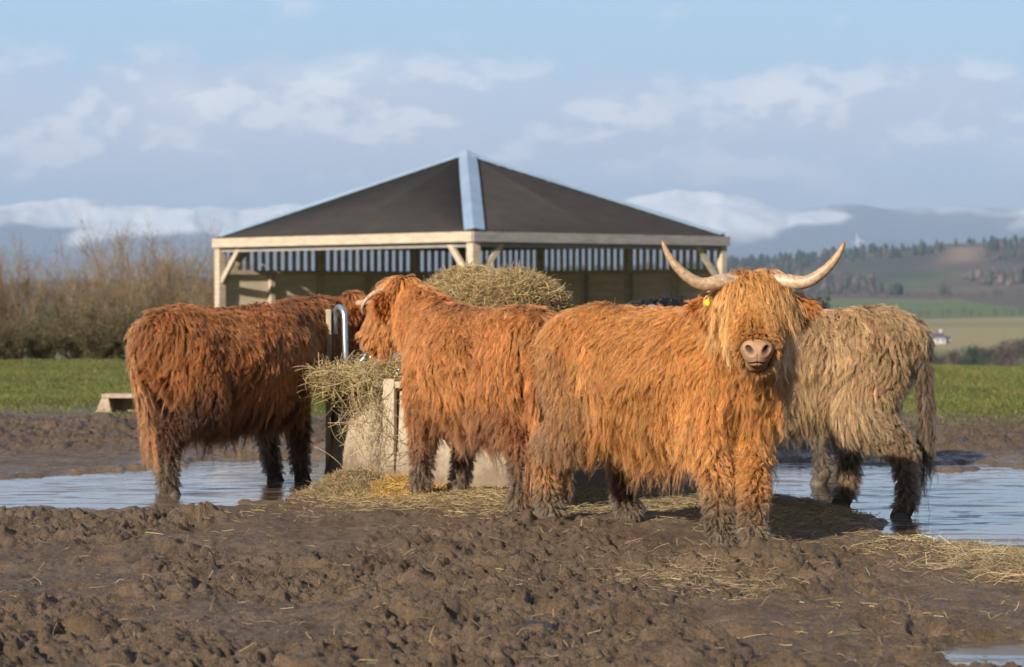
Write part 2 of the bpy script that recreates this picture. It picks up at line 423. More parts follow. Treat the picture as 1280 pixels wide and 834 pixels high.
sheet('puddle_water', 1.15, 14, 13.0, 22.4, 0, M_WATER)
for (cx, cyy, hx, hy) in SMALL: sheet('puddle_water', cx - hx, cx + hx, cyy - hy, cyy + hy, .012 - .035 * (cyy < 13), M_WATER)

# ------------------------------------------------------------------ far country: valley, hill, mountains
Yd = np.geomspace(77, 12500, 420)
ua = np.linspace(-1, 1, 520)
VX = ua[None] * (.34 * Yd[:, None] + 60); VY = np.repeat(Yd[:, None], len(ua), 1)
PXv = 640 + VX / VY * F
prof_d = [77, 120, 400, 700, 900, 1300, 1600, 1900, 2450, 2700, 3200, 3700, 4200, 5000, 6500, 9000, 13000]
prof_e = [-.02, -.05, -.065, -.034, -91 / F, -53 / F, -34 / F, -23 / F, -3 / F, 4 / F, 28 / F, 48 / F, 66 / F, 52 / F, 30 / F, 10 / F, 4 / F]
el = np.interp(VY, prof_d, prof_e)
ridge = np.interp(PXv, [-400, 0, 300, 700, 900, 960, 1050, 1150, 1185, 1280, 1600, 2000], [.10, .12, .2, .45, .60, .66, .78, .93, 1.0, 1.06, 1.2, .9])
el = np.where(VY > 2600, el * ridge, el)
VZ = CH + el * VY + np.where(VY > 500, fbm(VX / 500, VY / 700, 4, 101) * np.interp(VY, [500, 1500, 3000, 4500, 12000], [.5, 1.5, 7, 8, 4]), 0)
k0 = sstep(77, 110, VY); VZ = (ground_z(VX, VY, False) - .5) * (1 - k0) * (VY < 110) + VZ * k0
idx = np.arange(VX.size).reshape(VX.shape)
q = np.stack([idx[:-1, :-1], idx[:-1, 1:], idx[1:, 1:], idx[1:, :-1]], -1).reshape(-1, 4)
me = mesh_np('valley', np.stack([VX, VY, VZ], -1).reshape(-1, 3), q, True)
# field pattern
na = fbm(VX / 260, VY / 400, 4, 111); nb_ = fbm(VX / 90, VY / 200, 3, 113)
c = np.zeros(VX.shape + (3,)); green = np.array([.12, .155, .055]); tan = np.array([.29, .24, .115]); olive = np.array([.18, .185, .075]); brown = np.array([.11, .085, .06]); dk = np.array([.035, .045, .030])
c[:] = olive
def lay(mask, colr):
    global c
    c = c * (1 - mask[..., None]) + colr * mask[..., None]
lay(sstep(1150, 1200, VY + 60 * na), tan)
lay(sstep(1500, 1520, VY + 50 * nb_) * (1 - sstep(1640, 1660, VY)) * .6, olive)
lay(sstep(1800, 1830, VY - (PXv - 1150) * .3 + 30 * na) * (1 - sstep(2440, 2480, VY)), green)
lay(sstep(2460, 2500, VY + (PXv - 1200).clip(0) * 4), brown)
lay(sstep(2500, 2560, VY) * sstep(.05, .3, na), brown * 1.35)
lay(sstep(2900, 3000, VY) * (1 - sstep(3500, 3600, VY)) * np.exp(-((PXv - 1150) / 60) ** 2) * sstep(-.2, .1, nb_), green * .8)
lay(sstep(3500, 3700, VY) * (1 - sstep(3950, 4050, VY)) * np.exp(-((PXv - 1205) / 30) ** 2), np.array([.26, .18, .11]))
lay(sstep(3000, 3300, VY) * sstep(-.35, .1, nb_ + .2 * na) * (1 - np.exp(-((PXv - 1205) / 34) ** 2)) * .8, dk * 1.3)
lay(sstep(5200, 6500, VY), np.array([.10, .10, .08]))
setcol(me, 'tint', c.reshape(-1, 3))
m = attr_mat('fields', .95, spec=.1)
tag(link('valley', me, None, m), kind='structure')
def vz(x, y):
    j = np.clip(np.searchsorted(Yd, y), 1, len(Yd) - 1); ii = int(np.clip(round((x / (.34 * Yd[j] + 60) + 1) / 2 * (len(ua) - 1)), 0, len(ua) - 1))
    return float(VZ[j - 1, ii] + (VZ[j, ii] - VZ[j - 1, ii]) * (y - Yd[j - 1]) / (Yd[j] - Yd[j - 1]))

# mountains
Ym = np.geomspace(13500, 27000, 150); um = np.linspace(-.42, .42, 1000)
MY = np.repeat(Ym[:, None], len(um), 1); MX = um[None] * Ym[:, None]; PM = 640 + um * F
crest = np.interp(PM, [-900, -300, 0, 60, 110, 190, 250, 300, 360, 480, 640, 740, 800, 850, 900, 950, 985, 1060, 1120, 1200, 1280, 1500, 2200],
                  [80, 95, 108, 116, 121, 119, 110, 104, 112, 100, 96, 104, 122, 130, 128, 116, 106, 114, 107, 112, 110, 122, 90]) / F
crest = crest + fbm(um * 22, um * 0 + 5, 4, 121) * 5 / F
front = np.interp(PM, [-900, 0, 150, 330, 500, 800, 960, 1100, 1280, 2200], [40, 50, 38, 66, 60, 66, 50, 70, 58, 50]) / F + fbm(um * 40, um * 0 + 1, 4, 123) * 10 / F
s = (MY - 13500) / 13500
prof = np.interp(s, [0, .12, .28, .5, .62, 1], [0, .55, .75, .80, 1, .4])
MZ = np.maximum(crest[None] * 20500 * sstep(.18, .52, s) * (1 - .6 * sstep(.55, 1, s)), front[None] * 15500 * sstep(0, .14, s) * (1 - sstep(.25, .5, s) * .3))
rid = 1 - np.abs(fbm(MX / 1500, MY / 1700, 6, 131, .55)) * 2
MZ = MZ * (.93 + .07 * rid) + 55 * rid * sstep(.02, .2, s) * (1 - sstep(.5, .56, s)) - 20 - 60 * (1 - sstep(0, .03, s))
idx = np.arange(MX.size).reshape(MX.shape)
q = np.stack([idx[:-1, :-1], idx[:-1, 1:], idx[1:, 1:], idx[1:, :-1]], -1).reshape(-1, 4)
me = mesh_np('mountains', np.stack([MX, MY, MZ], -1).reshape(-1, 3), q, True)
sn = sstep(360, 480, MZ + 340 * fbm(MX / 900, MY / 1500, 5, 141) - 30 - 170 * sstep(700, 800, PM[None] + MZ * 0) * sstep(960, 1000, PM[None] + MZ * 0))
c = np.array([.060, .066, .070]) * (1 - sn[..., None]) + np.array([.84, .86, .90]) * sn[..., None]
setcol(me, 'tint', c.reshape(-1, 3))
tag(link('mountains', me, None, attr_mat('snow_and_moor', .9, spec=.1)), kind='structure')

# haze: one closed box of thin air
hz = MB().box((0, 13000, 500), (44000, 30000, 1400), 0).build('haze', None)
zlo = -140; zhi = 1050
hz.data.vertices.foreach_set('co', np.array([(sx * 16000, y, z) for z in (zlo, zhi) for sx, y in ((-1, -200), (1, -200), (1, 29000), (-1, 29000))], np.float32).ravel()); hz.data.update()
m, t = newmat('air')
pv = t.n('ShaderNodeVolumePrincipled', ins={'Color': (.56, .74, 1.0, 1), 'Density': 7.2e-5, 'Anisotropy': 0.0})
t.n('ShaderNodeOutputMaterial', ins={'Volume': pv}); hz.data.materials.clear(); hz.data.materials.append(m); tag(hz, kind='stuff')

# ------------------------------------------------------------------ open barn
M_WOOD = plain('weathered_pale_timber', (.46, .37, .27), .8, nscale=3, var=.22, bump=.25, stretch=(1, 1, 6))
M_WOODG = plain('weathered_shade_grey_timber', (.27, .25, .235), .8, nscale=3, var=.25, bump=.25, stretch=(1, 1, 6))  # greyer timber; shade on the right fascia is put into its tone
M_BOARD = plain('barn_boarding', (.60, .49, .37), .82, nscale=2.2, var=.16, bump=.1, stretch=(.5, .5, 3))
M_ROOF = plain('dark_fibre_cement', (.020, .017, .016), .85, nscale=1.6, var=.3, bump=.1, stretch=(1, 1, 3))
M_FLASH = plain('blue_grey_flashing', (.33, .44, .56), .38, metal=.35, nscale=1.2, var=.12, bump=.05)
B0 = Vector((-.80, 59.0, 0)); BL = Vector((-6.77, 66.0, 0)); BR = B0 + Vector((5.50, 4.69, 0)); BB = BL + (BR - B0)
barn = empty('open_barn', (B0.x, B0.y, -.2)); tag(barn, 'open-fronted timber barn with dark pyramid roof and slatted back walls', 'barn')
def bpart(mb, name, mat, smooth=False, bevel=0):
    off = barn.location
    mb.v = [(x - off.x, y - off.y, z - off.z) for x, y, z in mb.v]
    return mb.build(name, mat, barn, smooth, bevel)
EV = 2.63; GB = -.55
ctr = (BL + BR) / 2
def lerp(a, b, t): return a + (b - a) * t
for k, (c, wd) in enumerate(((B0, .21), (BL, .19), (BR, .16), (BB, .2))):
    mb = MB(); ang = math.atan2((BL - B0).y, (BL - B0).x); mb.box((c.x, c.y, (GB + EV - .02) / 2), (wd, wd, EV - .02 - GB), ang)
    bpart(mb, 'post', M_WOOD if k != 3 else M_WOODG, bevel=.006)
def wallbeam(a, b, z, wd, ht, name, mat, off=0.0):
    d = (b - a).normalized(); n = Vector((d.y, -d.x, 0)); o = n * off
    mb = MB(); mb.beam((a.x + o.x, a.y + o.y, z), (b.x + o.x, b.y + o.y, z), wd, ht); return bpart(mb, name, mat, bevel=.005)
def outn(a, b):
    d = (b - a).normalized(); n = Vector((d.y, -d.x, 0))
    return n if n.dot((a + b) / 2 - ctr) > 0 else -n
for a, b, mat in ((B0, BL, M_WOOD), (B0, BR, M_WOODG)):  # pale timber on the lit side, painted shade tone on the right
    n = outn(a, b)
    mb = MB(); mb.beam((a + n * .13 - (b - a).normalized() * .12 + Vector((0, 0, 2.51))), (b + n * .13 + (b - a).normalized() * .1 + Vector((0, 0, 2.51))), .06, .21); bpart(mb, 'fascia', mat, bevel=.005)
    mb = MB(); mb.beam((a - n * .02 + Vector((0, 0, 2.36))), (b - n * .02 + Vector((0, 0, 2.36))), .1, .12); bpart(mb, 'eaves_beam', M_WOODG)
for a, b in ((BL, BB), (BB, BR)):
    mb = MB(); mb.beam((a + Vector((0, 0, 2.5))), (b + Vector((0, 0, 2.5))), .1, .2); bpart(mb, 'eaves_beam', M_WOODG)
# knee braces
for c, o in ((B0, BL), (B0, BR), (BL, B0), (BR, B0), (BL, BB), (BR, BB)):
    d = (o - c).normalized(); mb = MB(); mb.beam(c + d * .08 + Vector((0, 0, 1.62)), c + d * .78 + Vector((0, 0, 2.38)), .08, .12); bpart(mb, 'brace', M_WOOD, bevel=.004)
# back walls: solid boarding below, gapped upright slats above, studs inside
for a, b in ((BL, BB), (BB, BR)):
    L = (b - a).length; d = (b - a).normalized(); n = outn(a, b)
    mb = MB(); zt = 1.84; nb = 14; h = (zt - GB) / nb
    for k in range(nb): mb.beam(a + n * .06 + Vector((0, 0, GB + h * (k + .5))), b + n * .06 + Vector((0, 0, GB + h * (k + .5))), .025 + .006 * (k % 2), h - .002)
    bpart(mb, 'boarding', M_BOARD)
    mb = MB(); x = .16
    while x < L - .1:
        p0 = a + d * x + n * .06; mb.beam(p0 + Vector((0, 0, 1.80)), p0 + Vector((0, 0, 2.50)), .115, .02, up=n); x += .222
    bpart(mb, 'slatted_panel', M_BOARD)
    mb = MB(); mb.beam(a - n * .02 + Vector((0, 0, 1.84)), b - n * .02 + Vector((0, 0, 1.84)), .07, .10); bpart(mb, 'rail', M_WOOD)
    ns = 6 if L > 8 else 5
    for k in range(1, ns):
        p0 = a + d * (L * k / ns) - n * .03; mb = MB(); mb.beam(p0 + Vector((0, 0, GB)), p0 + Vector((0, 0, 2.42 if k % 2 == 0 else 1.9)), .13, .10, up=n); bpart(mb, 'stud', M_WOOD, bevel=.004)
# roof: four corrugated facets rising to one point
APZ = 4.50; OV = .07
def ext(p): d = (p - ctr); return p + d.normalized() * OV * 1.3
cs = [ext(B0), ext(BR), ext(BB), ext(BL)]
for k in range(4):
    a, b = cs[k], cs[(k + 1) % 4]; L = (b - a).length; d = (b - a).normalized(); mid = (a + b) / 2; up = Vector((ctr.x, ctr.y, APZ)) - Vector((mid.x, mid.y, EV)); slope = up
    nn = d.cross(slope.normalized()); nn = nn if nn.z > 0 else -nn
    N = int(L / .024); vs = []; fs = []
    t_ = lerp
    for j in range(N + 1):
        s = L * j / N; off = .036 * math.sin(2 * math.pi * s / .18); tt = min(s, L - s) / (L / 2)
        base = a + d * s + Vector((0, 0, EV - .02)); topp = base + slope * tt
        vs += [tuple(base + nn * off), tuple(topp + nn * off)]
    fs = [(2 * j, 2 * j + 2, 2 * j + 3, 2 * j + 1) for j in range(N)]
    mb = MB(); mb.add(vs, fs); o = bpart(mb, 'roof', M_ROOF, smooth=True)
    so = o.modifiers.new('s', 'SOLIDIFY'); so.thickness = .012; so.offset = -1
# hip flashings and apex cap
for k, c in enumerate(cs):
    a = Vector((c.x, c.y, EV + .04)); b = Vector((ctr.x, ctr.y, APZ + .05)); wd = .31 if k == 0 else .17
    prev = cs[(k - 1) % 4]; nxt = cs[(k + 1) % 4]
    e1 = (prev - c).normalized(); e2 = (nxt - c).normalized(); vs = []
    for pnt, sc in ((a, 1), (lerp(a, b, .33), 1), (lerp(a, b, .66), 1), (lerp(a, b, .985), .93)):
        # wings lie on the two facets: horizontal steps along each eave direction raise with the facet
        vs += [tuple(pnt + e1 * wd * sc + Vector((0, 0, -.004))), tuple(pnt + Vector((0, 0, .03))), tuple(pnt + e2 * wd * sc + Vector((0, 0, -.004)))]
    fs = []
    for j in range(3): fs += [(3 * j, 3 * j + 1, 3 * j + 4, 3 * j + 3), (3 * j + 1, 3 * j + 2, 3 * j + 5, 3 * j + 4)]
    mb = MB(); mb.add(vs, fs); o = bpart(mb, 'hip_flashing', M_FLASH); so = o.modifiers.new('s', 'SOLIDIFY'); so.thickness = .02
mb = MB(); r_ = .40; pts = []
for k in range(4):
    dv = (cs[k] - ctr).normalized(); pts.append((ctr.x + dv.x * r_, ctr.y + dv.y * r_, APZ - .07))
mb.add(pts + [(ctr.x, ctr.y, APZ + .13)], [(0, 1, 4), (1, 2, 4), (2, 3, 4), (3, 0, 4), (3, 2, 1, 0)]); bpart(mb, 'apex_cap', M_FLASH)
# rafters seen from below
for k in range(4):
    mb = MB(); mb.beam((cs[k].x, cs[k].y, EV - .1), (ctr.x, ctr.y, APZ - .14), .07, .14); bpart(mb, 'rafter', M_WOODG)
    m2 = (cs[k] + cs[(k + 1) % 4]) / 2; mb = MB(); mb.beam((m2.x, m2.y, EV - .1), (ctr.x, ctr.y, APZ - .16), .07, .12); bpart(mb, 'rafter', M_WOODG)

# ------------------------------------------------------------------ ring feeder
FC = Vector((-.10, 19.5, 0)); FR = 1.13
M_CONC = None
m, t = newmat('mud_splashed_pale_panel')
tc = t.n('ShaderNodeTexCoord'); P = tc.outputs['Object']; sz = t.n('ShaderNodeSeparateXYZ', ins={0: P})
nA = t.noise(P, 7, 6, .65)
mudm = t.ramp(t.math('ADD', t.math('MULTIPLY', sz.outputs[2], -1.8), t.math('ADD', t.math('MULTIPLY', nA, 1.5), 0.0)), (.18, 0), (.55, .9))
c = t.mix(t.ramp(nA, (.35, 0), (.65, 1)), (.33, .265, .18), (.44, .355, .245)); c = t.mix(mudm, c, (.15, .105, .065))
c = t.mix(t.ramp(t.noise(P, 26, 4, .7), (.58, 0), (.68, .8)), c, (.15, .11, .07))
bp = t.n('ShaderNodeBump', ins={'Strength': .35, 'Distance': .02, 'Height': t.noise(P, 40, 5, .6)})
t.n('ShaderNodeOutputMaterial', ins={'Surface': t.n('ShaderNodeBsdfPrincipled', ins={'Base Color': c, 'Roughness': .8, 'Normal': bp})}); M_CONC = m
M_GALV = plain('galvanised_steel', (.50, .54, .60), .32, metal=.85, nscale=12, var=.15, bump=.05)
feeder = empty('ring_feeder', (FC.x, FC.y, 0)); tag(feeder, 'mud-splashed cattle ring feeder with pale panels and bent galvanised tubes', 'cattle feeder')
NS = 8; RH = .68; A0 = R(202)          # first corner is the left end seen in the photo
cor = [(math.cos(A0 + 2 * math.pi * k / NS - R(14)), math.sin(A0 + 2 * math.pi * k / NS - R(14))) for k in range(NS)]
for k in range(NS):
    a, b = Vector(cor[k] + (0,)) * FR, Vector(cor[(k + 1) % NS] + (0,)) * FR
    d = (b - a).normalized(); n = Vector((d.y, -d.x, 0)); mb = MB()
    # panel leaning out at the foot, a little bulged
    vs = []; nu, nv = 12, 8
    for lay_ in (0, 1):
        for j in range(nv + 1):
            for i in range(nu + 1):
                s = i / nu; h = j / nv; ex = 1 + .07 * (1 - h) ** 1.6 - (.04 if lay_ else 0)
                p_ = lerp(a, b, .004 + .992 * s) * ex; vs.append((p_.x, p_.y, -.06 + h * (RH + .03) ))
    fs = []; st = (nu + 1) * (nv + 1)
    for j in range(nv):
        for i in range(nu):
            q0 = j * (nu + 1) + i; fs.append((q0, q0 + 1, q0 + nu + 2, q0 + nu + 1)); fs.append((st + q0, st + q0 + nu + 1, st + q0 + nu + 2, st + q0 + 1))
    for i in range(nu): q0 = nv * (nu + 1) + i; fs.append((q0, q0 + 1, st + q0 + 1, st + q0))
    for j in range(nv):
        for i in (0, nu): q0 = j * (nu + 1) + i; fs.append((q0, q0 + nu + 1, st + q0 + nu + 1, st + q0))
    mb.add(vs, fs); mb.build('panel', M_CONC, feeder, True)
    mb = MB(); mb.beam(a * 1.015 + Vector((0, 0, RH)), b * 1.015 + Vector((0, 0, RH)), .075, .045); mb.build('rim', M_CONC, feeder, bevel=.008)
    # corner post with a bent tube
    e = Vector(cor[k] + (0,)); mb = MB(); rz = math.atan2(e.y, e.x)
    tall = k % 4 == 0; ph_ = 1.17 if tall else .72
    mb.box((e.x * (FR + .03), e.y * (FR + .03), ph_ / 2), (.035, .095, ph_), rz); mb.build('post', M_CONC, feeder, bevel=.006)
    mb = MB(); tg = d; pts = []
    c0 = e * (FR - .012)
    for th in np.linspace(math.pi, 0, 9):
        pts.append(c0 + tg * (.075 + .075 * math.cos(th)) + Vector((0, 0, 1.11 + .075 * math.sin(th))))
    pts = [c0 + Vector((0, 0, 1.0))] + pts + [c0 + tg * .162 + Vector((0, 0, .9)), c0 + tg * .19 + Vector((0, 0, .55))]
    mb.tube(pts, .021, 10)
    if tall: mb.build('bent_tube', M_GALV, feeder, True)
    for s in (.42, .66, .88):
        p0 = lerp(a, b, s) * .99; mb = MB(); mb.tube([p0 + Vector((0, 0, .60)), p0 * .72 + Vector((0, 0, 1.02))], .020, 8); mb.build('slanted_bar', M_GALV, feeder, True)
mb = MB(); mb.tube([(math.cos(x) * FR * .71, math.sin(x) * FR * .71, 1.03) for x in np.linspace(0, 2 * math.pi, 33)], .02, 8, False); mb.build('inner_hoop', M_GALV, feeder, True)

# ------------------------------------------------------------------ hay
def hay_strands(N, pos, dirs, L, rad, K=5, bend=.25, base=(.40, .30, .15), var=.35, seed=1, droop=0.0):
    g = np.random.default_rng(seed); t_ = np.linspace(0, 1, K)
    dirs = nrm(dirs); side = nrm(np.cross(dirs, g.normal(size=(N, 3)))); L = np.broadcast_to(L, (N,))
    b_ = g.normal(size=N) * bend
    P = pos[:, None] + dirs[:, None] * (t_[None, :, None] - .5) * L[:, None, None] + side[:, None] * ((t_ - .5) ** 2 * 4 - .5)[None, :, None] * (b_ * L)[:, None, None]
    P[..., 2] -= droop * (t_[None] ** 2) * L[:, None]
    cl = np.array(base)[None] * np.exp(g.normal(size=(N, 1)) * var) * (1 + g.normal(size=(N, 3)) * .06)
    return P, np.repeat((rad * g.uniform(.6, 1.3, N))[:, None], K, 1), np.repeat(cl[:, None], K, 1)

M_HAYCORE = plain('packed_hay', (.15, .105, .048), .95, nscale=30, var=.5, bump=.8)
def bale(name, label, c, r, h, n):
    """round bale standing on end: sagging, shaggy"""
    vs = []; nu, nv = 48, 22
    for j in range(nv + 1):
        tt = j / nv
        for i in range(nu):
            a = 2 * math.pi * i / nu
            if tt < .55: rr = r * (.86 + .14 * math.sin(tt / .55 * 1.9)); z = h * tt / .55 * .82
            else: s = (tt - .55) / .45; rr = r * (math.cos(s * math.pi / 2) ** .55) * .99; z = h * (.82 + .18 * math.sin(s * math.pi / 2) ** .9)
            k = 1 + .05 * float(vnoise(np.array([math.cos(a) * 2.1 + 3]), np.array([math.sin(a) * 2.1]), np.array([z * 3.0]), 5)[0])
            vs.append((math.cos(a) * rr * k, math.sin(a) * rr * k, z * (1 + .04 * math.cos(a * 2 + 1)) - .10 * max(0, math.cos(a - .2)) * (rr / r) * tt))
    fs = [(j * nu + i, j * nu + (i + 1) % nu, (j + 1) * nu + (i + 1) % nu, (j + 1) * nu + i) for j in range(nv) for i in range(nu)] + [tuple(range(nu))[::-1]]
    mb = MB(); mb.add(vs, fs); o = mb.build(name, M_HAYCORE, None, True); o.location = c; tag(o, label, 'hay bale')
    V = np.array(vs); g = np.random.default_rng(3)
    pick = g.integers(nu * 8, nu * nv, n); p = V[pick] * (1 + g.uniform(-.02, .025, (n, 1))) + g.normal(size=(n, 3)) * .02
    rad = nrm(p * np.array([1, 1, 0])); tan = np.cross(np.array([0, 0, 1.]), rad)
    toph = sstep(.62 * h, .95 * h, p[:, 2])[:, None]
    d = tan * g.normal(size=(n, 1)) * 1.3 + g.normal(size=(n, 3)) * .22 + rad * toph * g.normal(size=(n, 1)) * .8 - np.array([0, 0, 1.]) * (1 - toph) * g.uniform(0, 1.6, (n, 1)) * (g.random((n, 1)) < .6) 
    out = (g.random(n) < .035)
    d[out] = d[out] * .5 + rad[out] * .8 - np.array([0, 0, .5])
    P_, R_, C_ = hay_strands(n, p, d, g.uniform(.07, .22, n), .0015, bend=.30, base=(.38, .28, .135), seed=8, droop=.12)
    curves_obj('loose_hay', P_, R_, C_, M_STRAND, o)
    return o
bale('hay_bale', 'big round hay bale sagging on top of the ring feeder', (gx(620, 19.6), 19.55, .55), .425, .82, 62000)

g = np.random.default_rng(21)
# hay in the feeder, spilling over the left front rim
n = 16000; a = g.uniform(0, 2 * math.pi, n); rr = FR * np.sqrt(g.uniform(.15, 1, n)) * .95
p = np.stack([FC.x + np.cos(a) * rr, FC.y + np.sin(a) * rr, .60 + .22 * g.random(n) ** 1.5 + .10 * fbm(np.cos(a) * 3, np.sin(a) * 3, 2, 8)], -1)
P1 = hay_strands(n, p, g.normal(size=(n, 3)) * [1, 1, .45], g.uniform(.10, .28, n), .0019, seed=22, base=(.40, .29, .14))
def cluster(n, cx, cyy, cz, sx, sy, sz, seed, **k):
    gg = np.random.default_rng(seed); p = np.array([cx, cyy, cz]) + gg.normal(size=(n, 3)) * [sx, sy, sz]
    d = gg.normal(size=(n, 3)) * k.pop('aniso', [1, 1, .5]) + k.pop('bias', [0, 0, 0]); return hay_strands(n, p, d, gg.uniform(*k.pop('L', (.1, .3)), n), k.pop('rad', .0024), seed=seed + 1, **k)
parts = [P1]
yy = 18.7
parts.append(cluster(800, gx(450, 18.9), 18.85, gz(474, 18.9), .12, .12, .035, 30, rad=.0018, base=(.42, .32, .16)))
parts.append(cluster(650, gx(410, 18.95), 18.9, gz(474, 19), .055, .10, .035, 32, rad=.0018, bias=[-.5, 0, -.1]))
parts.append(cluster(70, gx(455, 18.6), 18.56, gz(505, 18.6), .09, .03, .07, 34, rad=.0014, aniso=[.35, .2, 1], L=(.15, .45), base=(.42, .32, .17)))
parts.append(cluster(70, gx(465, 18.5), 18.50, gz(545, 18.5), .12, .03, .11, 36, aniso=[.5, .2, .8], L=(.10, .35), rad=.0013, base=(.42, .32, .17)))
def cat(ps): return [np.concatenate([q_[i] for q_ in ps]) for i in range(3)]
P_, R_, C_ = cat(parts); tag(curves_obj('hay', P_, R_, C_, M_STRAND), kind='stuff')
# straw on the ground
parts = []
def on_ground(n, cx, cyy, sx, sy, hgt, seed, L=(.05, .16), flat=.14, **k):
    n = int(n * 1.7)
    gg = np.random.default_rng(seed); x = cx + gg.normal(size=n) * sx; y = cyy + gg.normal(size=n) * sy
    kp = (puddle_depth(x, y) < -.12) & (small_puddle(x, y) < -.6) | (y > 99); x, y = x[kp], y[kp]; n = len(x)
    dd = np.exp(-(((x - cx) / (sx * 1.3)) ** 2 + ((y - cyy) / (sy * 1.3)) ** 2))
    z = np.maximum(ground_z(x, y), 0) + .004 + hgt * dd * gg.random(n) ** .8
    return hay_strands(n, np.stack([x, y, z], -1), gg.normal(size=(n, 3)) * [1, 1, flat], gg.uniform(*L, n) * .75, k.pop('rad', .0014), bend=.13, seed=seed + 1, **k)
parts.append(on_ground(5200, gx(445, 18.2), 18.15, .20, .30, .13, 50, flat=.5, base=(.30, .22, .115)))
parts.append(on_ground(2600, gx(500, 17.9), 17.9, .16, .25, .10, 52, flat=.4, base=(.44, .27, .085)))
parts.append(on_ground(1500, gx(600, 17.5), 17.5, .45, .45, .03, 54, base=(.33, .24, .12)))
parts.append(on_ground(1700, gx(700, 16.8), 16.9, .9, .8, .02, 56, base=(.28, .21, .11)))
parts.append(on_ground(1000, 1.65, 16.1, .35, .8, .02, 58, base=(.34, .25, .12)))
parts.append(on_ground(420, .76, 12.55, .22, .40, .02, 60, L=(.04, .15), base=(.33, .25, .15), rad=.0008))
parts.append(on_ground(900, 2.42, 13.1, .26, .22, .05, 62, L=(.06, .26), base=(.34, .26, .15), flat=.35, rad=.0011))
parts.append(on_ground(350, 2.05, 13.6, .30, .12, .02, 64, L=(.06, .2), base=(.38, .29, .16), rad=.001))
parts.append(on_ground(70, 1.55, 10.6, .7, .8, .01, 66, L=(.03, .09), base=(.35, .27, .15), rad=.0012))
gg = np.random.default_rng(70); n = 900; x = gg.uniform(-2.6, 2.8, n); y = gg.uniform(9.3, 16, n); z = ground_z(x, y) + .004
parts.append(hay_strands(n, np.stack([x, y, z], -1), gg.normal(size=(n, 3)) * [1, 1, .35], gg.uniform(.03, .12, n), .0012, seed=71, base=(.30, .23, .13)))
P_, R_, C_ = cat(parts); tag(curves_obj('straw', P_, R_, C_, M_STRAND), kind='stuff')

# ------------------------------------------------------------------ highland cattle
M_HORN = None
m, t = newmat('horn')
a = t.n('ShaderNodeAttribute', attribute_name='tint'); tc = t.n('ShaderNodeTexCoord')
nz = t.noise(t.n('ShaderNodeMapping', ins={0: tc.outputs['Object'], 'Scale': (1, 1, 1)}), 45, 5, .6)
c = t.mix(t.ramp(nz, (.38, 0), (.66, .75)), a.outputs['Color'], (.20, .13, .085))
bp = t.n('ShaderNodeBump', ins={'Strength': .3, 'Distance': .01, 'Height': nz})
t.n('ShaderNodeOutputMaterial', ins={'Surface': t.n('ShaderNodeBsdfPrincipled', ins={'Base Color': c, 'Roughness': .45, 'Normal': bp})}); M_HORN = m
M_EYE = plain('dark_eye', (.012, .008, .006), .08, nscale=2, var=.1, bump=0)
M_TAG = plain('yellow_plastic', (.85, .62, .02), .4, nscale=3, var=.05, bump=0)
M_HOOF = plain('muddy_hoof', (.10, .075, .055), .6, nscale=25, var=.3, bump=.4)

ICO = []
def ico():
    if not ICO:
        bm = bmesh.new(); bmesh.ops.create_icosphere(bm, subdivisions=2, radius=1); ICO.append(np.array([v.co[:] for v in bm.verts])); bm.free()
    return ICO[0]

def V3(*a): return np.array(a, float)

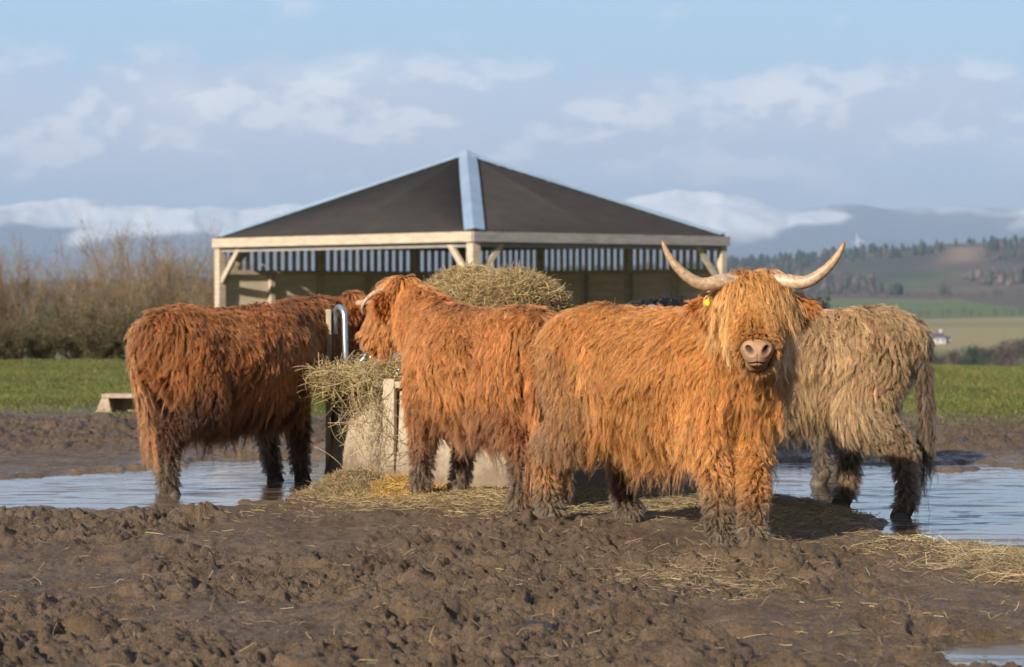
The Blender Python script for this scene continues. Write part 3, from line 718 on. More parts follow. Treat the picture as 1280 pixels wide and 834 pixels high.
def make_cow(name, label, origin, yaw, feet, poll, face, pal, scale=1.0, seed=1, strands=60000, horns=None,
             ear_tag=None, mudline=.45, mud_k=1.0, bodymud=0.0, roll=0.0, tail=None, back=0.0, skirt=1.0, face_long=.27, voxel=.014, lx=.9, hsc=1.05, bd=.9, neck_drop=0.0, mane=1.0, rearmud=0.0):
    """origin: world point under the middle of the trunk; yaw: heading angle of +x (radians);
       feet: world xy of FR, FL, HR, HL; poll: world xyz of the top of the head; face: world direction poll -> muzzle"""
    g = np.random.default_rng(seed)
    ca, sa = math.cos(yaw), math.sin(yaw); O = V3(*origin)
    def toL(p): d = V3(*p) - O; return V3(d[0] * ca + d[1] * sa, -d[0] * sa + d[1] * ca, d[2])
    def dirL(p): return V3(p[0] * ca + p[1] * sa, -p[0] * sa + p[1] * ca, p[2])
    s = scale
    bones = []      # (p0, p1, r0(3), r1(3), region)
    def bone(p0, p1, r0, r1, reg):
        r0 = V3(r0, r0, r0) if np.isscalar(r0) else V3(*r0); r1 = V3(r1, r1, r1) if np.isscalar(r1) else V3(*r1)
        bones.append((V3(*p0), V3(*p1), r0, r1, reg))
    # trunk rings: x, centre z, half height, half width
    ring = [(-.74, .93, .10, .12), (-.66, .88, .20, .21), (-.50, .82, .29, .265), (-.22, .755, .325, .315), (.08, .745, .335, .325),
            (.34, .775, .335, .285), (.54, .80, .30, .235), (.66, .82, .22, .17)]
    X_ = lx * s
    ring = [(x * X_, (z + a * (1 - bd)) * s, a * bd * s, b * s * (.5 + .5 * bd)) for x, z, a, b in ring]
    for r0, r1 in zip(ring[:-1], ring[1:]):
        bone((r0[0], 0, r0[1]), (r1[0], 0, r1[1]), (.07, r0[3], r0[2]), (.07, r1[3], r1[2]), 'trunk')
    # head frame
    P0 = toL(poll); Fd = dirL(face); Fd = Fd / np.linalg.norm(Fd)
    Lf = np.cross(V3(0, 0, 1), Fd); Lf /= np.linalg.norm(Lf)
    if roll: Lf = Lf * math.cos(roll) + np.cross(Fd, Lf) * math.sin(roll)
    Up = np.cross(Fd, Lf)       # out of the forehead
    hs = s * hsc
    def H(f, l, u): return P0 + (Fd * f + Lf * l + Up * u) * hs
    bone(H(.02, 0, -.09), H(.16, 0, -.085), .108 * hs, .098 * hs, 'head')
    bone(H(.16, 0, -.085), H(.37, 0, -.075), .098 * hs, .066 * hs, 'head')
    bone(H(.35, 0, -.072), H(.405, 0, -.074), .066 * hs, .060 * hs, 'muzzle')
    bone(H(.388, .022, -.060), H(.388, -.022, -.060), .050 * hs, .050 * hs, 'muzzle')
    bone(H(.35, .018, -.132), H(.392, .012, -.132), .044 * hs, .036 * hs, 'muzzle'); bone(H(.35, -.018, -.132), H(.392, -.012, -.132), .044 * hs, .036 * hs, 'muzzle')
    bone(H(.12, 0, -.15), H(.34, 0, -.125), .070 * hs, .042 * hs, 'head')
    for sd in (-1, 1): bone(H(.0, sd * .045, -.045), H(.06, sd * .05, -.035), .072 * hs, .07 * hs, 'head')
    # neck
    N0 = V3(.50 * X_, 0, .86 * s); N1 = H(.05, 0, -.15); Nm = (N0 + N1) / 2 + V3(0, 0, .03 * s - neck_drop)
    bone(N0, Nm, (.20 * s, .17 * s, .25 * s), (.16 * s, .145 * s, .20 * s), 'neck'); bone(Nm, N1, (.16 * s, .145 * s, .20 * s), (.115 * s, .105 * s, .12 * s), 'neck')
    bone((.58 * X_, 0, .70 * s), (.50 * X_, 0, .52 * s), .13 * s, .12 * s, 'neck')
    # legs
    FT = []
    for k, (fx, fy) in enumerate(feet):
        gz_ = float(ground_z(np.array([fx]), np.array([fy]), False)[0]); fp = toL((fx, fy, max(gz_, -.035)))
        FT.append(fp); sd = -1 if k in (0, 2) else 1
        if k < 2:
            sh = V3(.42 * X_, sd * .15 * s, .74 * s); eb = V3(.38 * X_, sd * .165 * s, .54 * s)
            eb[:2] += (fp[:2] - V3(.42 * X_, sd * .16 * s, 0)[:2]) * .25
            kn = eb * .42 + fp * .58; kn[2] = max(.31 * s, fp[2] + .27 * s); kn[0] += .02; ft = fp + V3(-.02, 0, .10 * s)
            bone(sh, eb, (.15 * s, .10 * s, .16 * s), .098 * s, 'shoulder'); bone(eb, kn, .082 * s, .056 * s, 'leg'); bone(kn, ft, .055 * s, .042 * s, 'leg'); bone(ft, fp + V3(.015, 0, .035), .047 * s, .053 * s, 'foot')
        else:
            hp = V3(-.50 * X_, sd * .14 * s, .80 * s); st = V3(-.40 * X_, sd * .18 * s, .56 * s); st[:2] += (fp[:2] - V3(-.52 * X_, sd * .17 * s, 0)[:2]) * .3
            hk = V3(0, 0, 0); hk[:2] = fp[:2] * .85 + st[:2] * .15; hk[0] -= .05 * s; hk[2] = fp[2] + .36 * s; ft = fp + V3(-.03, 0, .10 * s)
            bone(hp, st, (.19 * s, .13 * s, .20 * s), .135 * s, 'thigh'); bone(st, hk, .11 * s, .060 * s, 'leg'); bone(hk, ft, .055 * s, .042 * s, 'leg'); bone(ft, fp + V3(.015, 0, .035), .048 * s, .055 * s, 'foot')
    # tail
    tl = tail or [(-.70, 0, 1.04), (-.79, 0, .95), (-.80, 0, .70), (-.79, 0, .48), (-.78, 0, .36)]
    tl = [V3(*p) * V3(X_, s, s) for p in tl]
    for i in range(len(tl) - 1): bone(tl[i], tl[i + 1], (.034 - .005 * i) * s, (.029 - .005 * i) * s, 'tail')
    # ears
    for sd in (-1, 1):
        e0 = H(.05, sd * .10, -.09); e1 = H(.04, sd * .245, -.09) + V3(0, 0, -.02 * s); bone(e0, e1, .034 * s, .018 * s, 'ear%d' % sd)
        em = (e0 + e1) / 2; bone(em + V3(0, 0, -.045 * s), em + V3(0, 0, .02 * s), .034 * s, .030 * s, 'ear%d' % sd)
    # continuous body surface
    bm = bmesh.new(); sph = ico()
    for p0, p1, r0, r1, reg in bones:
        vs = [bm.verts.new(p) for p in np.concatenate([sph * r0 + p0, sph * r1 + p1])]
        res = bmesh.ops.convex_hull(bm, input=vs)
        junk = list({e for e in res['geom_interior'] + res['geom_unused'] if isinstance(e, bmesh.types.BMVert)})
        bmesh.ops.delete(bm, geom=junk, context='VERTS')
    tmp = bpy.data.meshes.new('t'); bm.to_mesh(tmp); bm.free()
    ob = bpy.data.objects.new('t', tmp); COL.objects.link(ob)
    rm = ob.modifiers.new('r', 'REMESH'); rm.mode = 'VOXEL'; rm.voxel_size = voxel
    sm = ob.modifiers.new('s', 'SMOOTH'); sm.iterations = 7; sm.factor = .5
    me = bpy.data.meshes.new_from_object(ob.evaluated_get(bpy.context.evaluated_depsgraph_get()))
    bpy.data.objects.remove(ob); bpy.data.meshes.remove(tmp)
    # finer faces on the muzzle, then nostrils, lips
    MC = H(.40, 0, -.085)
    bm = bmesh.new(); bm.from_mesh(me)
    for _ in range(2):
        es = [e for e in bm.edges if np.linalg.norm(np.array(e.verts[0].co) - MC) < .115 * s]
        bmesh.ops.subdivide_edges(bm, edges=es, cuts=1, use_grid_fill=True, smooth=0)
    bmesh.ops.triangulate(bm, faces=bm.faces[:]); bm.to_mesh(me); bm.free()
    n = len(me.vertices); co = np.empty(n * 3, np.float32); me.vertices.foreach_get('co', co); co = co.reshape(-1, 3).astype(float)
    no = np.empty(n * 3, np.float32); me.vertices.foreach_get('normal', no); no = no.reshape(-1, 3).astype(float)
    q = (co - P0) / hs; hf, hl, hu = q @ Fd, q @ Lf, q @ Up
    dark = np.zeros(n)
    for sd in (-1, 1):
        dn = np.sqrt(((hl - sd * .033) / .013) ** 2 + ((hu + .040) / .0105) ** 2)
        kk = np.exp(-dn ** 2) * sstep(.38, .42, hf); co -= Fd * (kk * .024 * hs)[:, None]; dark = np.maximum(dark, np.exp(-(dn * .85) ** 4) * sstep(.38, .41, hf))
        dn2 = np.exp(-((np.sqrt(((hl - sd * .033) / .022) ** 2 + ((hu + .040) / .018) ** 2) - 1) / .35) ** 2) * sstep(.38, .42, hf); co += Fd * (dn2 * .004)[:, None]
    mo = np.exp(-((hu + .084 + 14.0 * hl ** 2) / .0048) ** 2) * sstep(.33, .37, hf); co -= no * (mo * .012)[:, None]; dark = np.maximum(dark, mo)
    bsk = np.exp(-(hl / .003) ** 2) * sstep(.40, .42, hf) * (np.abs(hu + .075) < .03); co -= Fd * (bsk * .003)[:, None]
    me.vertices.foreach_set('co', co.astype(np.float32).ravel()); me.update()
    skin = sstep(.385, .402, hf) * sstep(.15, .11, np.abs(hl) + .0) * (np.abs(hu + .08) < .13)
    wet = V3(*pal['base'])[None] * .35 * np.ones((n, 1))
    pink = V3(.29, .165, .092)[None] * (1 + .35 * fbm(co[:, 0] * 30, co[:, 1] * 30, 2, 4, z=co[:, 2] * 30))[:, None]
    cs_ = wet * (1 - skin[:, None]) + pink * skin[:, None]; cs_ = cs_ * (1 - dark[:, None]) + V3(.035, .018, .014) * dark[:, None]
    mu = sstep(.25, .15, co[:, 2])[:, None]; cs_ = cs_ * (1 - mu) + V3(.085, .062, .042) * mu
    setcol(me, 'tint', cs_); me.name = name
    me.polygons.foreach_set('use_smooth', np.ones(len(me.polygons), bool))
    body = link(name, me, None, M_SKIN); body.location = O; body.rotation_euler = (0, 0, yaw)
    tag(body, label, 'cow', 'highland cattle round the feeder')

    # ---- coat
    me.calc_loop_triangles(); nt = len(me.loop_triangles); tri = np.empty(nt * 3, np.int32); me.loop_triangles.foreach_get('vertices', tri); tri = tri.reshape(-1, 3)
    me.vertices.foreach_get('normal', nf_ := np.empty(n * 3, np.float32)); no = nf_.reshape(-1, 3).astype(float)
    A, B, C = co[tri[:, 0]], co[tri[:, 1]], co[tri[:, 2]]; area = np.linalg.norm(np.cross(B - A, C - A), axis=1) / 2
    cen = (A + B + C) / 3; qc = (cen - P0) / hs; tf, tll, tu = qc @ Fd, qc @ Lf, qc @ Up
    wgt = np.ones(nt); headm = (np.linalg.norm(cen - H(.2, 0, -.08), axis=1) < .36 * s)
    wgt[headm] = 1.9; wgt[headm & (tf > .345)] = .8; wgt[headm & (tf > .398) & (tu > -.14)] = 0; wgt[headm & (tf > .41)] = 0
    wgt[cen[:, 2] < .10] = 0.6; wgt[cen[:, 2] < .045] = 0
    prob = area * wgt; prob /= prob.sum()
    def roots(N):
        ti = g.choice(nt, N, p=prob); r1 = np.sqrt(g.random(N)); r2 = g.random(N)
        a_, b_, c_ = 1 - r1, r1 * (1 - r2), r1 * r2; w_ = np.stack([a_, b_, c_], 1)[:, :, None]
        return (co[tri[ti]] * w_).sum(1), nrm((no[tri[ti]] * w_).sum(1))
    regs = sorted({b[4] for b in bones}); rid = np.array([regs.index(b[4]) for b in bones])
    Bp0 = np.array([b[0] for b in bones]); Bp1 = np.array([b[1] for b in bones]); Br = np.array([(b[2].mean() + b[3].mean()) / 2 for b in bones])
    # use per-axis radii for wide bones
    def region(p):
        best = None; bd = None
        for i, b in enumerate(bones):
            ab = Bp1[i] - Bp0[i]; L2 = max((ab ** 2).sum(), 1e-8); tt = np.clip(((p - Bp0[i]) @ ab) / L2, 0, 1)[:, None]
            rr = b[2] * (1 - tt) + b[3] * tt; dd = (p - Bp0[i] - ab * tt) / rr; dist = (np.linalg.norm(dd, axis=1) - 1) * rr.min(1)
            if bd is None: bd = dist.copy(); best = np.full(len(p), rid[i])
            else: m_ = dist < bd; bd[m_] = dist[m_]; best[m_] = rid[i]
        return best
    NG = max(800, strands // 16); K = 9
    gp, gn = roots(NG); rg = region(gp)
    R_ = lambda *nm: np.isin(rg, [regs.index(x) for x in nm if x in regs])
    q = (gp - P0) / hs; hf, hl, hu = q @ Fd, q @ Lf, q @ Up
    z = gp[:, 2] / s
    nx = np.stack([fbm(gp[:, 0] * f_, gp[:, 1] * f_, 2, seed + k, z=gp[:, 2] * f_) for k, f_ in ((1, 3.6), (2, 3.6), (3, 3.6))], -1)
    nx2 = np.stack([vnoise(gp[:, 0] * 14, gp[:, 1] * 14, gp[:, 2] * 14, seed + k) for k in (11, 12, 13)], -1)
    down = V3(0, 0, -1); sy = np.where(np.abs(gp[:, 1]) < .03, g.choice([-1, 1], NG), np.sign(gp[:, 1]))
    comb = np.tile(down, (NG, 1)) + V3(-.22, 0, 0) + np.stack([np.zeros(NG), sy * 1.1, np.zeros(NG)], -1) * np.clip(gn[:, 2:], 0, 1) * 1.0
    comb += np.clip(gn[:, 2:], 0, 1) * V3(-.35, 0, .25)
    ln = .110 + .050 * sstep(.95, .6, z) * skirt + .02 * skirt * sstep(.60, .45, z); stiff = np.full(NG, .30); wav = np.full(NG, .0115)
    nk = R_('neck', 'shoulder'); ln[nk] = .125 * mane; ln[nk] *= .62 + .38 * sstep(.10, .32, np.linalg.norm(gp[nk] - N1, axis=1)); comb[nk] = V3(.05, 0, -1) + np.stack([np.zeros(NG), sy * .8, np.zeros(NG)], -1)[nk] * np.clip(gn[nk, 2:], 0, 1)
    th = R_('thigh'); ln[th] = .10; wav[th] = .012
    lg = R_('leg') | (R_('thigh', 'shoulder', 'neck', 'trunk') & (z < .42)); ln[lg] = .036 + .036 * sstep(.25, .5, z[lg]); wav[lg] = .011; stiff[lg] = .28
    ft_ = R_('foot'); ln[ft_] = .028; stiff[ft_] = .12; comb[ft_] = V3(0, 0, -1); wav[ft_] = .006
    ta = R_('tail'); ln[ta] = .12 + .17 * sstep(.75, .45, z[ta]); comb[ta] = V3(0, 0, -1) ; stiff[ta] = .06; wav[ta] = .012
    hd = R_('head')
    fr = hd & (hu > -.13) & (hf < .18); ch = hd & ~fr
    comb[fr] = Fd[None] * .8 + Lf[None] * (hl[fr, None] * 1.0) + down * .9; ln[fr] = face_long * g.uniform(.75, 1.1, fr.sum()) * (1.05 - 2.2 * np.abs(hl[fr]).clip(0, .13)) * (1 - 2.6 * (hf[fr] - .04).clip(0, .14)); stiff[fr] = .24; wav[fr] = .010
    comb[ch] = Fd[None] * .3 + down * .8 + Lf[None] * (hl[ch, None] * 1.5); ln[ch] = .050; stiff[ch] = .16; wav[ch] = .005
    br_ = ch & (hf > .10) & (hu > -.09); ln[br_] = .050; comb[br_] = Fd + Lf[None] * (hl[br_, None] * 4)
    jaw = ch & (hu < -.14); ln[jaw] = .085
    mz = R_('muzzle'); ln[mz] = .03; comb[mz] = down * 1.0; stiff[mz] = .3
    for sd in (-1, 1):
        er = R_('ear%d' % sd); comb[er] = Lf * sd * 1.2 + down * .6; ln[er] = .055; stiff[er] = .5; wav[er] = .006
    shag = (g.random(NG) < .13) & (z < .75) & ~(hd | mz | ft_); lnv = ln * s * g.uniform(.65, 1.25, NG) * np.where(shag, 1.55, 1) * (1 + .22 * fbm(gp[:, 0] * 3, gp[:, 1] * 3, 2, seed + 30, z=gp[:, 2] * 3))
    hair_wild = np.where(fr, .34, np.where(ch | mz | ft_, .2, 1.15))[:, None]
    comb = comb + nx * hair_wild + nx2 * hair_wild * .55
    tang = comb - gn * (comb * gn).sum(1)[:, None] * .85
    d = nrm(nrm(tang) + gn * stiff[:, None] * g.uniform(.6, 1.5, (NG, 1)))
    bvh = BVHTree.FromPolygons([tuple(p) for p in co], [tuple(int(i) for i in f) for f in tri], all_triangles=True)
    G = np.empty((NG, K, 3)); G[:, 0] = gp; step = lnv / (K - 1); cur = gp.copy(); grav = np.where(fr, .16, np.where(ta, .30, .16))[:, None]
    cmb = nrm(comb)
    for k in range(1, K):
        d = nrm(d + down * grav + cmb * .13); nxt = cur + d * step[:, None]
        clear = .004 + .016 * min(1, k / 3)
        for i in range(NG):
            hit = bvh.find_nearest(Vector(nxt[i]), .08)
            if hit[0] is not None:
                hn = hit[1]; dv = Vector(nxt[i]) - hit[0]; sdist = dv.dot(hn)
                if sdist < clear:
                    nxt[i] += np.array(hn) * (clear - sdist)
        d = nrm(nxt - cur + 1e-9 * d); cur = nxt; G[:, k] = nxt
    # waves in the locks
    tt = np.linspace(0, 1, K); s1 = nrm(np.cross(d, g.normal(size=(NG, 3)))); s2 = nrm(np.cross(d, s1))
    ph = g.uniform(0, 6.28, (NG, 1)); cyc = (lnv / .045)[:, None] * g.uniform(.7, 1.3, (NG, 1)) * .5
    wv = (wav * g.uniform(.4, 1.5, NG))[:, None]
    G += s1[:, None] * (np.sin(ph + 6.28 * cyc * tt[None]) * wv * tt[None] ** .7)[..., None] + s2[:, None] * (np.cos(ph * 1.7 + 6.28 * cyc * tt[None]) * wv * .6 * tt[None] ** .7)[..., None]
    over = (G[..., 2] - (P0[2] + .055 * hs)); msk = fr[:, None] & (over > 0); G[..., 2] = np.where(msk, P0[2] + .055 * hs + over * .22, G[..., 2])
    kd = KDTree(NG)
    for i in range(NG): kd.insert(Vector(gp[i]), i)
    kd.balance()
    cp, cn = roots(strands); own = np.empty(strands, np.int64)
    for i in range(strands): own[i] = kd.find(Vector(cp[i]))[1]
    off = cp - gp[own]; cl = g.uniform(.50, .96, NG)[own][:, None]; cl = np.where((g.random((strands, 1)) < .18), .1, cl)
    sc = g.uniform(.65, 1.08, (strands, 1))
    Gi = G[own]; base = Gi[:, :1] + (Gi - Gi[:, :1]) * sc[..., None]
    fall = 1 - cl * tt[None] ** .8
    ow = nrm(g.normal(size=(strands, 3))); ph = g.uniform(0, 6.28, (strands, 1)); cy_ = g.uniform(.5, 1.8, (strands, 1)); amp = (wav[own] * g.uniform(.15, .9, strands))[:, None]
    flyaway = (g.random((strands, 1)) < .05) * 2.2 + 1
    P = base + off[:, None] * fall[..., None] + ow[:, None] * (np.sin(ph + 6.28 * cy_ * tt[None]) * amp * flyaway * tt[None])[..., None] + ow[:, None] * (tt[None] ** 2 * amp * flyaway * .8)[..., None]
    lenf = lnv[own]
    rad0 = np.where(lenf > .09, .00082, .00072) * g.uniform(.7, 1.25, strands) * s
    Rd = rad0[:, None] * (1 - .62 * tt[None] ** 1.4)
    # colour: base, tips, patches, mud
    b0 = V3(*pal['base']); b1 = V3(*pal['tip']); b2 = V3(*pal['patch'])
    patch = sstep(.0, .55, fbm(cp[:, 0] * 2.2, cp[:, 1] * 2.2, 3, seed + 50, z=cp[:, 2] * 2.2) + pal.get('pk', .0))[:, None]
    rootc = b0 * (1 - patch) + b2 * patch
    gv = np.exp(g.normal(size=(NG, 1)) * .22)[own] * np.exp(g.normal(size=(strands, 1)) * .20)
    gv = gv * (1 + .38 * fbm(cp[:, 0] * 3.1, cp[:, 1] * 3.1, 3, seed + 80, z=cp[:, 2] * 1.6))[:, None]
    hue = 1 + g.normal(size=(NG, 3))[own] * .05
    rootc = rootc * gv * hue; tipc = (b1 * (1 - patch * .5) + b2 * patch * .5) * gv * hue
    rg2 = rg[own]
    em_ = (R_('ear-1', 'ear1')[own])[:, None] * .7; ec_ = V3(*pal['base']) * [1.05, .85, .6]; rootc = rootc * (1 - em_) + ec_ * gv * em_; tipc = tipc * (1 - em_) + ec_ * 1.2 * gv * em_
    if 'face' in pal:
        fm = (fr[own])[:, None] * .8; tipc = tipc * (1 - fm) + V3(*pal['face']) * gv * fm
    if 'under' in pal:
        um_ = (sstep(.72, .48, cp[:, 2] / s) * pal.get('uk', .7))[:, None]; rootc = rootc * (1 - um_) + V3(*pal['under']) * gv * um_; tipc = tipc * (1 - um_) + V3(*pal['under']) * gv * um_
    if 'tailc' in pal:
        tm_ = (ta[own])[:, None] * .85; rootc = rootc * (1 - tm_) + V3(*pal['tailc']) * gv * tm_; tipc = tipc * (1 - tm_) + V3(*pal['tailc']) * gv * tm_
    t3 = tt[None, :, None]
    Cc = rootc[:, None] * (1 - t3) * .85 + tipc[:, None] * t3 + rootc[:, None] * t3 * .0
    Cc = rootc[:, None] * (1 - t3 ** .8) * (.36 + .64 * np.clip(t3 * 2.6, 0, 1)) + tipc[:, None] * t3 ** .8  # roots darkened: self-shadow between the locks is painted into the strand colour
    legm = (R_('leg', 'foot')[own])
    zz = P[..., 2] + .10 * fbm(cp[:, 0] * 4, cp[:, 1] * 4, 3, seed + 60, z=cp[:, 2] * 4)[:, None]
    md = sstep(mudline + .10, mudline - .18, zz) * mud_k
    md = np.maximum(md, sstep(.26, .14, zz)) * (.55 + .45 * legm[:, None]).clip(0, 1)
    if rearmud: md = np.maximum(md, rearmud * (sstep(-.22, -.5, cp[:, 0] / X_) * sstep(1.0, .62, cp[:, 2] / s) * (.65 + .6 * fbm(cp[:, 0] * 6, cp[:, 1] * 6, 3, seed + 75, z=cp[:, 2] * 5)))[:, None].clip(0, 1))
    if bodymud: md = np.maximum(md, bodymud * sstep(.15, .5, fbm(cp[:, 0] * 5, cp[:, 1] * 5, 3, seed + 70, z=cp[:, 2] * 3) + .25 * sstep(1.0, .6, cp[:, 2] / s))[:, None])
    md = md * (1 - .75 * ta[own][:, None])
    mc = V3(*pal.get('mud', (.155, .112, .072))) * gv
    Cc = Cc * (1 - md[..., None]) + mc[:, None] * md[..., None]
    # the forelock is a part of its own
    fl = fr[own] & (lenf > .12)
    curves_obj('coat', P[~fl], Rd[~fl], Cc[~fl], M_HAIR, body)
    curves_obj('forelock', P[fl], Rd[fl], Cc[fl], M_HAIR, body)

    # ---- horns, eyes, ear tag, hooves
    if horns:
        for sd, pts in horns:
            pw = [toL(p) if pts[0] == 'w' else H(p[0], p[1] * 1.0, p[2]) for p in pts[1]]
            pw = np.array(pw); # smooth spline through the points
            Kc = 26; tq = np.linspace(0, len(pw) - 1, Kc); out = []
            for x in tq:
                i = min(int(x), len(pw) - 2); f_ = x - i; pA = pw[max(i - 1, 0)]; pB = pw[i]; pC = pw[i + 1]; pD = pw[min(i + 2, len(pw) - 1)]
                out.append(.5 * ((2 * pB) + (-pA + pC) * f_ + (2 * pA - 5 * pB + 4 * pC - pD) * f_ ** 2 + (-pA + 3 * pB - 3 * pC + pD) * f_ ** 3))
            r0 = pts[2] if len(pts) > 2 else .034
            rr = [r0 * s * (1 - .80 * (k / (Kc - 1)) ** 1.35) * (1 + .03 * math.sin(k * 2.3)) for k in range(Kc)]
            rr[-1] = .003
            mb = MB(); mb.tube(out, rr, 14); o = mb.build('horn', M_HORN, body, True)
            tq = np.repeat(np.linspace(0, 1, Kc), 14)[:, None]
            hc = V3(.56, .40, .26) * (1 - tq) + V3(.38, .23, .12) * tq; hc = hc * (1 - sstep(.86, .97, tq)) + V3(.30, .13, .05) * sstep(.86, .97, tq)
            setcol(o.data, 'tint', hc)
    for sd in (-1, 1):
        bm = bmesh.new(); bmesh.ops.create_uvsphere(bm, u_segments=14, v_segments=10, radius=.022 * s, matrix=Matrix.Translation(Vector(H(.155, sd * .088, -.055)))); e = bpy.data.meshes.new('eye'); bm.to_mesh(e); bm.free()
        for p_ in e.polygons: p_.use_smooth = True
        link('eye', e, body, M_EYE)
    if ear_tag:
        c = toL(ear_tag); mb = MB(); n_ = dirL((0, -1, .1)); n_ /= np.linalg.norm(n_)
        sdv = np.cross(n_, V3(0, 0, 1)); sdv /= np.linalg.norm(sdv); upv = np.cross(sdv, n_)
        vs = []
        for dz in (0, .006):
            for ang in np.linspace(0, 2 * math.pi, 12, endpoint=False):
                rx, ry = (.011, .015); vs.append(c + sdv * math.cos(ang) * rx + upv * math.sin(ang) * ry + n_ * dz)
        mb.add(vs, [tuple(range(12)), tuple(range(12, 24))[::-1]] + [(i, (i + 1) % 12, 12 + (i + 1) % 12, 12 + i) for i in range(12)])
        mb.tube([c + n_ * .004, c + n_ * .012], .004, 8); mb.build('ear_tag', M_TAG, body)
    for fp in FT:
        for sd in (-1, 1):
            mb = MB(); vs = []
            for j, (zz_, rx, ry, ox) in enumerate(((-.01, .055, .031, .02), (.03, .048, .029, .012), (.06, .036, .025, .0))):
                for i in range(14):
                    a_ = 2 * math.pi * i / 14; vs.append(fp + V3(ox + rx * math.cos(a_), sd * .026 + ry * math.sin(a_), zz_) * s)
            fs = [(j * 14 + i, j * 14 + (i + 1) % 14, (j + 1) * 14 + (i + 1) % 14, (j + 1) * 14 + i) for j in range(2) for i in range(14)] + [tuple(range(14))[::-1], tuple(range(28, 42))]
            mb.add(vs, fs); mb.build('hoof', M_HOOF, body, True)
    return body

GOLD = dict(base=(.36, .118, .023), tip=(.57, .235, .056), patch=(.28, .078, .016), pk=-.08, face=(.74, .39, .125), under=(.48, .22, .075), uk=.35, mud=(.17, .12, .075))
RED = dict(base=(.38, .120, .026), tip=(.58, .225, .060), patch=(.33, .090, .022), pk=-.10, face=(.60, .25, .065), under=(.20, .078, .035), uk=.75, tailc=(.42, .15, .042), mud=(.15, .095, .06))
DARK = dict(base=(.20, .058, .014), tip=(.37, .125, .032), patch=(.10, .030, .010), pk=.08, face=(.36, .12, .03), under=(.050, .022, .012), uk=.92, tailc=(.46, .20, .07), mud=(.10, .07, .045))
DUN = dict(base=(.34, .195, .085), tip=(.47, .29, .135), patch=(.32, .18, .078), pk=-.1, under=(.31, .20, .105), uk=.8, tailc=(.060, .042, .028), mud=(.215, .145, .080))
BLK = dict(base=(.014, .012, .012), tip=(.03, .026, .024), patch=(.02, .016, .014), mud=(.12, .09, .065), tailc=(.012, .010, .010))

def yaw_of(dx, dy): return math.atan2(dy, dx)


ORD = 'first second third fourth fifth sixth seventh eighth ninth tenth eleventh twelfth thirteenth fourteenth fifteenth sixteenth seventeenth eighteenth'.split()
# ------------------------------------------------------------------ bare shrubs behind the pasture
M_BARK = attr_mat('bare_bark', .9, spec=.1)
M_LEAF = attr_mat('small_leaves', .8, spec=.2, trans=.3)
def shrub_mesh(seed, H_, spread, stems, br, tw, lean=.25):
    g = np.random.default_rng(seed); K = 6; t_ = np.linspace(0, 1, K)
    def grow(base, d, L, r, curl, up):
        n = len(base); P = np.empty((n, K, 3)); P[:, 0] = base; d = nrm(d); st = (L / (K - 1))[:, None]
        for k in range(1, K):
            d = nrm(d + g.normal(size=(n, 3)) * curl + np.array([0, 0, up])); P[:, k] = P[:, k - 1] + d * st
        return P, r[:, None] * (1 - .75 * t_[None])
    a = g.uniform(0, 6.28, stems); b0 = np.stack([np.cos(a), np.sin(a), a * 0], -1) * g.uniform(0, .35, (stems, 1)) * spread
    d0 = np.stack([np.cos(a) * lean * 2, np.sin(a) * lean * 2, np.ones(stems)], -1) + g.normal(size=(stems, 3)) * .2
    P0, R0 = grow(b0, d0, H_ * g.uniform(.6, 1.0, stems), np.full(stems, .022) * g.uniform(.6, 1.3, stems), .10, .08)
    def sub(P, R, n, L, up, curl, rk, tmin=.15):
        i = g.integers(0, len(P), n); tt = g.uniform(tmin, 1, n) * (K - 1.001); k = tt.astype(int); f = (tt - k)[:, None]
        base = P[i, k] * (1 - f) + P[i, k + 1] * f; dd = nrm(P[i, k + 1] - P[i, k]) + g.normal(size=(n, 3)) * .62
        return grow(base, dd, L * g.uniform(.5, 1.2, n), np.maximum(R[i, k] * rk, .0035), curl, up)
    P1, R1 = sub(P0, R0, stems * br, .36 * H_, .12, .16, .5)
    P2, R2 = sub(P1, R1, stems * br * tw, .16 * H_, .10, .22, .55)
    return (P0, R0), (P1, R1), (P2, R2)
